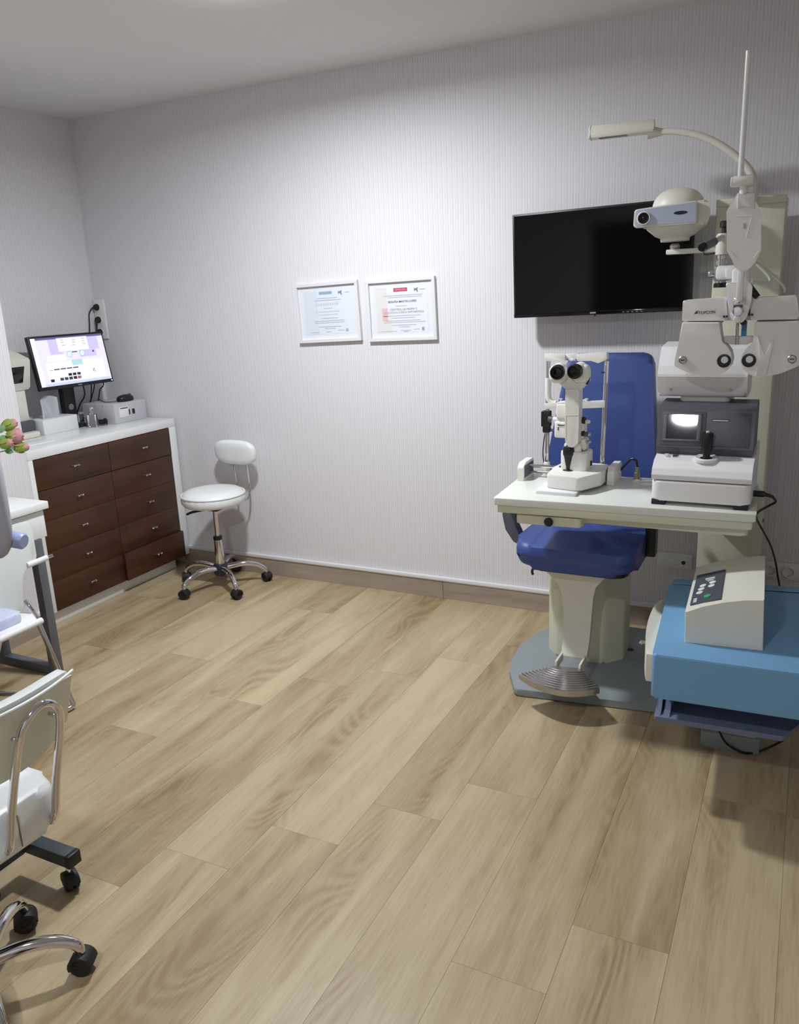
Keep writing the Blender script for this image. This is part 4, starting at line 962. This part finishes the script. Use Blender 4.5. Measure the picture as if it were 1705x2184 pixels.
obj('lock_knob', lathe(NB(), [(.010, -.001), (.006, .002), (.006, .010), (.0105, .012), (.0115, .030), (0, .031)], kb), M_BLACK, t)
# swivel block
b0 = V(3.032, -.605, 0)
obj('swivel_block', Pr(rpoly([(2.982, -.655), (3.082, -.655), (3.088, -.56), (2.98, -.56)], .02), XY, TOP+.062, TOP+.135, .008, 3), SLC, t)
obj('swivel_disc', lathe(NB(), [(0, TOP+.150), (.034, TOP+.150), (.038, TOP+.145), (.038, TOP+.128), (0, TOP+.128)], b0), M_DGREY, t)
# microscope tower (front)
MY = -.675
tw_ = [xz(px, py, MY) for px, py in ((1206, 830), (1236, 830), (1235, 905), (1233, 945), (1222, 955), (1212, 953), (1206, 942), (1205, 905))]
mt = obj('microscope_tower', Pr(rpoly(tw_[::-1], [.004, .004, 0, .006, .01, .01, .008, 0]), FRX, -MY-.052, -MY, .004, 3), SLC, t)
a, b = hy(1207, 886, MY-.0006), hy(1234, 886, MY-.0006)
obj('seam', Tb([hy(1207.5, 940, MY-.0004), hy(1207.5, 886, MY-.0004), hy(1233, 885, MY-.0004)], .0007, 5), SLC, mt)
a, b = hy(1198, 826, MY), hy(1247, 820, MY)
obj('head_block', Pr(rpoly([xz(px, py, MY) for px, py in ((1186, 812), (1208, 832), (1238, 832), (1252, 815), (1250, 798), (1186, 798))], .006), FRX, -MY-.06, -MY-.004, .006, 3), SLC, t)
for px, py, s_ in ((1189.5, 794, -1), (1226.5, 792.5, 1)):
    c = hy(px, py, MY-.040); ax = (c-V(c.x+s_*.012, MY+.05, c.z+.004)); ax.normalize()
    hs = NB(); ell(hs, c-ax*.052+V(s_*.006, 0, -.014), (.031, .030, .034), 24, 14, 2.8); obj('prism_housing', hs, SLC, t, 80)
    hs = NB(); tube(hs, [c-ax*.06, c-ax*.014], (.027, .024), 20); obj('eyepiece_tube', hs, SLC, t)
    ep = obj('eyepiece', lathe(NB(), [(.0255, -.016), (.0265, -.012), (.0265, .008), (.025, .012), (.021, .013), (.017, .004), (0, .003)], c, ax, 28), M_BLACK, t)
    obj('eyepiece_glass', lathe(NB(), [(0, .0045), (.010, .0042), (.0165, .0035)], c, ax, 24), M_BLACKG, ep)
obj('magnifier_lever', Tb([hy(1249, 800, MY+.01), hy(1256, 806, MY+.01), hy(1251, 819, MY+.01)], .006, 8, 4), M_BLACK, t)
# illumination column (behind)
IY = -.60
def pbox(nm, x0, y0, x1, y1, ya, yb, m_, bev=.004, par=None):
    A = hy(x0, y1, ya); C = hy(x1, y0, ya)
    return obj(nm, B((A.x, ya, A.z), (C.x, yb, C.z), bev, 3), m_, par or t)
pbox('lamp_housing', 1186, 862, 1226, 893, IY-.03, IY+.03, SLC, .006)
obj('lamp_cap', Pr(rpoly([xz(px, py, IY) for px, py in ((1186, 864), (1190, 858), (1206, 856), (1226, 858), (1226, 866), (1186, 866))], .003), FRX, -IY-.028, -IY+.028, .003), SLC, t)
pbox('slit_housing', 1182, 900, 1246, 934, IY-.028, IY+.03, SLC, .008)
obj('slit_drum', Tb([hy(1178, 895, IY-.012), hy(1215, 898, IY-.012)], .0115, 16), M_GLOSSW, t)
obj('drum_end', Tb([hy(1170, 893, IY-.012), hy(1179, 895, IY-.012)], (.010, .013), 16), M_DGREY, t)
bm = NB(); arcp = [hy(1190+q*2.0, 906+1.1*math.sin(PI*q/9), IY-.0285) for q in range(10)]; tube(bm, arcp, .0022, 6); obj('filter_lever', bm, M_BLACK, t)
pbox('filter_mark', 1190, 911, 1192, 918, IY-.0292, IY-.027, M_BLACK, 0)
pbox('illumination_post', 1207, 790, 1236, 862, IY+.0, IY+.024, SLC, .006)
pbox('mirror_post', 1205, 828, 1208, 862, IY-.01, IY+.0, M_BLACK, .001)
for px, py, r, m_ in ((1240, 896, .013, M_BLACK), (1238, 924, .011, M_BLACK), (1250, 899, .007, SLC), (1252, 926, .007, M_STEEL), (1252, 942, .006, M_STEEL), (1247, 926, .009, M_DGREY)):
    c = hy(px, py, IY-.02); obj('side_knob', Cy(c, c+V(.016, -.004, 0), r, n=18, bev=.002), m_, t)
pbox('arm_joint', 1228, 936, 1250, 962, IY-.03, IY+.03, SLC, .01)
bm = Pr(rpoly([xz(px, py, IY) for px, py in ((1210, 940), (1246, 940), (1246, 962), (1230, 968), (1212, 962))], .01), FRX, -IY-.03, -IY+.05, .006); obj('swing_arm', bm, SLC, t)
# chin rest frame
CY = -.478
rp0, rp1 = hy(1295, 770, CY), hy(1284, 992, CY)
lp0, lp1 = hy(1170, 768, CY), hy(1167, 985, CY)
rp1 = V(rp1.x, CY, TOP+.0); lp1 = V(lp1.x, CY, TOP)
obj('head_post', Tb([rp1, rp0], .0085, 14), M_CHROME, t); obj('head_post', Tb([lp1, lp0], .0085, 14), M_CHROME, t)
obj('post_foot', Cy(lp1, lp1+V(0, 0, .055), .014, .012, bev=.002), SLC, t); obj('post_foot', Cy(rp1, rp1+V(0, 0, .055), .014, .012, bev=.002), SLC, t)
obj('left_sleeve', Tb([hy(1170, 806, CY), hy(1170, 846, CY), hy(1176, 857, CY), hy(1186, 861, CY)], .0115, 14, 4), SLC, t)
bm = Pr(rpoly([xz(px, py, CY) for px, py in ((1163, 860), (1205, 857), (1205, 869), (1163, 872))], .003), FRX, -CY-.012, -CY+.014, .003); obj('chin_bar', bm, SLC, t)
bm = Pr(rpoly([xz(px, py, CY) for px, py in ((1230, 857), (1246, 852), (1255, 856), (1292, 854), (1292, 868), (1230, 871))], .003), FRX, -CY-.012, -CY+.014, .003); obj('chin_bar', bm, SLC, t)
obj('chin_cup', ell(NB(), hy(1222, 862, CY+.004), (.035, .022, .014), 20, 10, 2.4), SLC, t)
for px in (1197, 1252): obj('paper_pin', lathe(NB(), [(.0045, 0), (.003, .006), (.007, .009), (.007, .011), (0, .012)], hy(px, 856, CY)), M_GLOSSW, t)
bm = Pr(rpoly([xz(px, py, CY) for px, py in ((1164, 754), (1207, 756), (1207, 768), (1164, 770))], .003), FRX, -CY-.022, -CY+.012, .003); obj('brow_bar', bm, SLC, t)
bm = Pr(rpoly([xz(px, py, CY) for px, py in ((1206, 755), (1233, 754), (1233, 769), (1206, 769))], .003), FRX, -CY-.03, -CY+.002, .002); obj('brow_center', bm, M_GWHITE, t)
bm = Pr(rpoly([xz(px, py, CY) for px, py in ((1233, 755), (1296, 751), (1296, 767), (1278, 774), (1262, 769), (1233, 770))], .004), FRX, -CY-.022, -CY+.012, .003); obj('brow_bar', bm, SLC, t)
obj('brow_light', B(hy(1217, 770, CY-.004), hy(1225, 765, CY+.0), .001), M_GLOSSW, t)
bm = NB(); [cyl(bm, hy(px, 767, CY+.002), hy(px, 767, CY-.004), .0022, n=8) for px in (1210.5, 1229)]; obj('brow_screw', bm, M_BLACK, t)
obj('post_ring', Cy(hy(1288, 794, CY)+V(.001, 0, -.002), hy(1288, 794, CY)+V(.001, 0, .001), .0105, n=16), M_BLACK, t)
gx = hy(1167, 900, CY)
bm = box(NB(), V(gx.x-.019, CY-.02, hy(1167, 909, CY).z), V(gx.x+.016, CY+.016, hy(1167, 876, CY).z), .004); box(bm, V(gx.x-.014, CY-.016, hy(1167, 922, CY).z), V(gx.x+.014, CY+.014, hy(1167, 908, CY).z), .004)
obj('grip_handle', bm, M_BLACK, t)
obj('grip_pin', Tb([hy(1175, 917, CY-.01), hy(1184, 919, CY-.01)], .0055, 10), M_DGREY, t)
obj('cable', Tb([hy(1164, 921, CY+.012), hy(1160, 945, CY+.02), hy(1159, 975, CY+.02), (lp1.x-.01, CY+.022, TOP+.004)], .0025, 6, 5), M_BLACK, t)

refit(t, .927, (3.0862, -.8478, .8548))

# ================================================================== KERATOMETER
t = thing('autorefractor', 'white desktop autorefractor with grey screen panel and black joystick', 'autorefractor', (3.50, -.62, TOP))
kx0, kx1, kf, kb_ = 3.345, 3.662, -.815, -.44
def kbox(nm, z0, z1, yf, yb, x0=kx0, x1=kx1, rr=.03, bev=.006, m_=None):
    return obj(nm, Pr(rpoly([(x0, yf), (x1, yf), (x1, yb), (x0, yb)], rr), XY, z0, z1, bev, 3), m_ or M_GWHITE, t)
KW = mat('refractor_white', (232, 231, 232), .32)
for x_ in (kx0+.025, kx1-.028):
    for y_ in (kf+.03, kb_-.03): obj('foot', B((x_-.022, y_-.028, TOP), (x_+.022, y_+.028, TOP+.018), .002), M_RUB, t)
kbox('base', TOP+.016, TOP+.083, kf, kb_, m_=KW)
kbox('deck_joint', TOP+.080, TOP+.090, kf+.030, kb_-.030, kx0+.030, kx1-.030, .03, 0, KW)
# moving deck: side profile with sloped top
dk = [(kf+.004, TOP+.088), (kb_, TOP+.088), (kb_, TOP+.17), (-.66, TOP+.167), (-.70, TOP+.163), (kf+.045, TOP+.148), (kf+.012, TOP+.126), (kf+.002, TOP+.105)]
bm = Pr(rpoly(dk, [.004, .01, .01, .02, .02, .02, .02, .01]), YZ, kx0, kx1, .012, 3); obj('deck', bm, KW, t)
# screen console, leaning back
scz0, scz1 = TOP+.158, TOP+.325
sp = [(-.715, TOP+.158), (-.728, TOP+.185), (-.690, TOP+.312), (-.672, TOP+.326), (-.52, TOP+.33), (-.50, TOP+.158)]
bm = Pr(rpoly(sp, [.004, .006, .012, .012, .02, .01]), YZ, kx0-.002, kx1-.008, .014, 3); obj('screen_console', bm, M_DGREY, t)
sa = V(0, -.728, TOP+.185); sb_ = V(0, -.690, TOP+.312); su = (sb_-sa).normalized(); sx = V(1, 0, 0); sn = sx.cross(su)
so = V(kx0+.004, sa.y, sa.z)
KM = Matrix.Translation(so) @ Matrix((sx, su, sn)).transposed().to_4x4(); L_ = (sb_-sa).length; KWd = kx1-kx0-.016
def kframe(nm, a, b, lift, m_, bev=0): return obj(nm, B((a[0]*KWd, a[1]*L_, -.004), (b[0]*KWd, b[1]*L_, lift), bev, m=KM), m_, t, 30 if bev else 0)
for a, b in (((.02, .06), (.501, .94)), ((.509, .06), (.97, .94))): kframe('front_panel', a, b, .0022, M_DGREY, .0006)
for a, b in (((.045, .22), (.083, .86)), ((.415, .22), (.455, .86)), ((.045, .86), (.455, .90)), ((.045, .17), (.455, .22))): kframe('screen_bezel', a, b, .0055, mat('bezel_grey', (104, 104, 112), .45), .001)
bm = NB(); g = []
for i in range(9):
    g.append([bm.verts.new(KM @ Vector(((.082+.334*i/8)*KWd, (.22+.64*j/8)*L_, .0030))) for j in range(9)])
for i in range(8):
    for j in range(8): bm.faces.new((g[i][j], g[i+1][j], g[i+1][j+1], g[i][j+1]))
obj('screen', bm, mat('crt_glass', (34, 40, 48), .03, spec=.9), t, 80)
kframe('printer_slot', (.565, .735), (.745, .765), .0028, M_BLACK); kframe('printer_paper', (.575, .725), (.735, .738), .0032, M_GLOSSW)
# joystick
jb = V(3.512, -.748, TOP+.155)
obj('joystick_ring', lathe(NB(), [(.040, -.006), (.040, .004), (.034, .008), (.026, .004), (0, .003)], jb, (0, -.10, 1)), M_GLOSSW, t)
obj('joystick', lathe(NB(), [(.022, .003), (.012, .006), (.011, .016), (.016, .028), (.0178, .050), (.0182, .085), (.017, .089), (.008, .090), (0, .090)], jb, (.01, -.02, 1)), M_BLACK, t)
obj('joystick_button', Cy(jb+V(.001, -.002, .089), jb+V(.001, -.002, .095), .006, n=12, bev=.001), M_GLOSSW, t)
bm = NB()
for q, (a, b, w_) in enumerate(((.012, -.712, .022), (.045, -.728, .018), (.045, -.737, .018), (.045, -.746, .016))):
    box(bm, (kx0+.012+a, b-.0012, TOP+.1605+(b+.70)*.10), (kx0+.012+a+w_, b+.0012, TOP+.1640+(b+.70)*.10))
obj('control_mark', bm, M_DGREY, t, 0)
bm = NB()
for b in (-.733, -.744): box(bm, (kx0+.03, b-.003, TOP+.158), (kx0+.044, b+.003, TOP+.1632), .001)
obj('control_button', bm, M_GLOSSW, t)
# neck and measuring head
obj('neck', Pr(rpoly([(3.40, -.60), (3.56, -.60), (3.57, -.46), (3.39, -.46)], .02), XY, TOP+.32, TOP+.35, .003), M_GWHITE, t)
hd = [(-.62, TOP+.345), (-.635, TOP+.385), (-.645, TOP+.425), (-.63, TOP+.455), (-.58, TOP+.515), (-.44, TOP+.525), (-.40, TOP+.50), (-.40, TOP+.37), (-.43, TOP+.345)]
bm = Pr(rpoly(hd, .025), YZ, 3.325, 3.618, .035, 4); obj('measuring_head', bm, KW, t, 60)
obj('head_seam', B((3.328, -.6462, TOP+.418), (3.615, -.62, TOP+.4192)), KW, t, 0)
bm = NB(); [cyl(bm, (x_, -.628, TOP+.374), (x_, -.6345, TOP+.372), .005, n=12) for x_ in (3.37, 3.565)]; obj('head_screw', bm, M_STEEL, t)
text('head_text', 'KY', .020, V(3.541, -.6275, TOP+.459), V(1, 0, 0), V(0, .62, .78), mat('print_grey', (110, 112, 112), .5), t)
refit(t, .927, (3.5219, -.8385, .8548))
# mains lead
ky_ = -.875; p0 = hy(1604, 1052, ky_)
cr_ = obj('plug_body', Tb([p0, hy(1632, 1054, ky_)], .010, 12), M_BLACK, t); obj('strain_relief', Tb([hy(1631, 1054, ky_), hy(1650, 1060, ky_)], (.0065, .0045), 10), M_BLACK, t)
obj('power_cord', Tb([hy(1649, 1060, ky_), hy(1655, 1070, -.84), hy(1638, 1080, -.80), hy(1618, 1092, -.72), hy(1614, 1105, -.64), hy(1630, 1135, -.45), hy(1645, 1165, -.28), hy(1654, 1195, -.15), hy(1659, 1225, -.08), hy(1663, 1270, -.04), (3.75, -.05, .02), (3.80, -.20, .006)], .004, 8, 6), M_BLACK, t)

# ================================================================== WALL SOCKETS
def socket_row(label, x0, n_, zc, pitch=.071):
    t = thing('wall_socket', label, 'socket', (x0+n_*pitch/2, 0, zc))
    pl_ = obj('plate', B((x0, -.011, zc-.036), (x0+n_*pitch+.012, 0, zc+.036), .003), M_WHITE, t)
    for q in range(n_):
        c = V(x0+.006+pitch*(q+.5), -.011, zc)
        s_ = obj('socket', lathe(NB(), [(.024, -.001), (.024, .010), (.0225, .011), (.0205, .010), (.0195, .0006), (0, .0006)], c, (0, -1, 0)), M_WHITE, t)
        obj('contact', B(c+V(-.003, -.006, .0165), c+V(.003, .0, .0195), .0005), M_STEEL, s_)
        obj('contact', B(c+V(-.003, -.006, -.0195), c+V(.003, .0, -.0165), .0005), M_STEEL, s_)
    return t
socket_row('long row of round white wall sockets beside the column foot', 3.678, 4, .334)
t = thing('wall_socket', 'white double wall socket behind the blue chair, one hole open', 'socket', (3.33, 0, .33))
obj('plate', B((3.255, -.010, .296), (3.405, 0, .366), .003), M_WHITE, t)
obj('blank_insert', B((3.262, -.012, .302), (3.328, -.009, .360), .002), M_WHITE, t); obj('outlet', Cy((3.368, -.0095, .326), (3.368, -.0115, .326), .009, n=16), M_BLACK, t)

# ================================================================== BLUE CONSOLE
BZ = .527
t = thing('lens_edger', 'blue and cream lens edging console standing at the unit base', 'console', (3.68, -.98, 0))
bt_ = [(3.467, -1.428), (4.05, -1.402), (4.02, -.76), (3.426, -.842)]
btm = hy(1393, 1488, -1.428).z
obj('body', Pr(rpoly(bt_, .012), XY, btm, BZ, .008, 3), M_CONS, t)
obj('rear_step', Pr(rpoly([(3.431, -.845), (4.02, -.77), (4.02, -.71), (3.434, -.785)], .01), XY, btm, BZ+.0, .004), M_CONS, t)
# curved cream cheek at the left
e0, e1 = V(3.469, -1.413), V(3.430, -.873); ed = (e1-e0); en = V(-ed.y, ed.x).normalized()
out_ = [e0+ed*s_+en*(.040*math.sin(PI*min(1, .12+.86*s_))**.7) for s_ in [k/14 for k in range(15)]]
ckp = [(e1.x+.02, e1.y), (e0.x+.02, e0.y)]+[tuple(p) for p in out_]
bm = Pr(ckp, XY, btm+.040, BZ-.006, .006, 3)
for v in bm.verts:
    if v.co.z > BZ-.05: v.co.z -= .05*max(0, (v.co.y+1.09)/.24)**2*(1 if v.co.y > -1.09 else 0)
obj('side_cheek', bm, M_CREAM, t)
c = hz(1379, 1345, .40); obj('latch', Tb([V(3.42, -1.195, .455), V(3.398, -1.195, .455), V(3.395, -1.195, .448)], .006, 10), M_CHROME, t)
# control panel block
cp0, cp1 = hz(1460, 1370, BZ), hz(1628, 1388, BZ)
py0, py1 = cp0.y, -.916
pu_ = lambda px, py: hy(px, py, py0)
pp_ = [(cp0.x, BZ-.002), (cp1.x, BZ-.002), (pu_(1630, 1285).x, pu_(1630, 1284).z), (pu_(1590, 1284).x, pu_(1590, 1284.5).z), (pu_(1545, 1288).x, pu_(1545, 1287.5).z), (pu_(1500, 1295).x, pu_(1500, 1295).z), (pu_(1462, 1305).x, pu_(1462, 1304).z)]
ang_ = math.atan2(cp1.y-cp0.y, cp1.x-cp0.x)
bm = Pr(pp_, ((0, 0, 0), (1, 0, 0), (0, 0, 1)), -py0, -py1, .003)
for v in bm.verts: v.co.x -= (v.co.y-py0)*.045; v.co.y += (v.co.x-cp0.x)*math.tan(ang_)
cb = obj('control_block', bm, M_CREAM, t, 20)
# keypad on the sloping part of its top
A_ = V(pp_[6][0], py0, pp_[6][1]); Bv = V(pp_[4][0], py0, pp_[4][1]); kx = (Bv-A_).normalized(); ky = V(-.045, 1, 0).normalized(); kn = kx.cross(ky)
LX, LY_ = (Bv-A_).length, py1-py0
ko = A_+kn*.0042
KP = Matrix.Translation(ko) @ Matrix((kx, ky, kn)).transposed().to_4x4()
kp = obj('keypad', B((.012, .035, -.004), (.100, .295, .0012), .001, m=KP), mat('keypad_grey', (72, 76, 86), .5), t, 0)
for a, b, r, col in ((.040, .245, .010, (226, 228, 228)), (.037, .205, .010, (226, 228, 228)), (.034, .165, .010, (226, 228, 228)), (.068, .262, .010, (226, 228, 228)), (.066, .222, .010, (226, 228, 228)), (.060, .105, .011, (52, 170, 120))):
    c = KP @ Vector((a, b*.72, .0012)); bm = Cy(c, c+kn*.0022, r, n=20, bev=.0006)
    for v in bm.verts: v.co.y = c.y+(v.co.y-c.y)*1.15
    obj('key', bm, mat('key_%d' % col[0], col, .45), kp)
bm = box(NB(), (.045, .220, .001), (.074, .228, .0060), m=KP); box(bm, (.052, .205, .001), (.071, .211, .0060), m=KP); obj('slot_mark', bm, mat('key_226', (226, 228, 228), .45), kp, 0)
bm = NB()
for q in range(3): box(bm, (.020, .045+q*.012, .001), (.030, .053+q*.012, .0016), m=KP)
obj('keypad_mark', bm, mat('key_226', (226, 228, 228), .45), kp, 0)
# shelf below the body
sz = .285
s0, s1, s2, s3 = hz(1395, 1527, sz), hz(1672, 1571, sz), V(3.99, -.93, sz), V(3.45, -.97, sz)
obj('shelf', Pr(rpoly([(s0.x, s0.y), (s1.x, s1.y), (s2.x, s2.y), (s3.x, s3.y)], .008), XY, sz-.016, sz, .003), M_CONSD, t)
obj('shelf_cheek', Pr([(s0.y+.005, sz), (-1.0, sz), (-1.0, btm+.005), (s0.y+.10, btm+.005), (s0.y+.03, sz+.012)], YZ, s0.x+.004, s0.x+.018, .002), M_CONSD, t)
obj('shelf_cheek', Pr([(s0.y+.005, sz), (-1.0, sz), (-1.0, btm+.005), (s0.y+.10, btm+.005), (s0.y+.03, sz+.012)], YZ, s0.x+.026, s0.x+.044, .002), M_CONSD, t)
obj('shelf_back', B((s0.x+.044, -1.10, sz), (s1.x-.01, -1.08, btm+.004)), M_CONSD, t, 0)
# pedestal and foot
obj('pedestal', B((3.59, -.955, .05), (3.74, -.80, sz-.016), .008), M_CREAMD, t)
obj('foot', Pr(rpoly([(3.568, -.975), (3.752, -.962), (3.752, -.78), (3.562, -.79)], .012), XY, 0, .058, .006, 3), M_GREYP, t)
cbx = t
obj('floor_cable', Tb([hz(1535, 1560, .10), hz(1550, 1585, .04), hz(1580, 1603, .006), hz(1605, 1606, .005), hz(1650, 1590, .01), hz(1680, 1570, .05), hz(1684, 1545, .12), hz(1680, 1528, .17)], .004, 8, 6), M_BLACK, cbx)
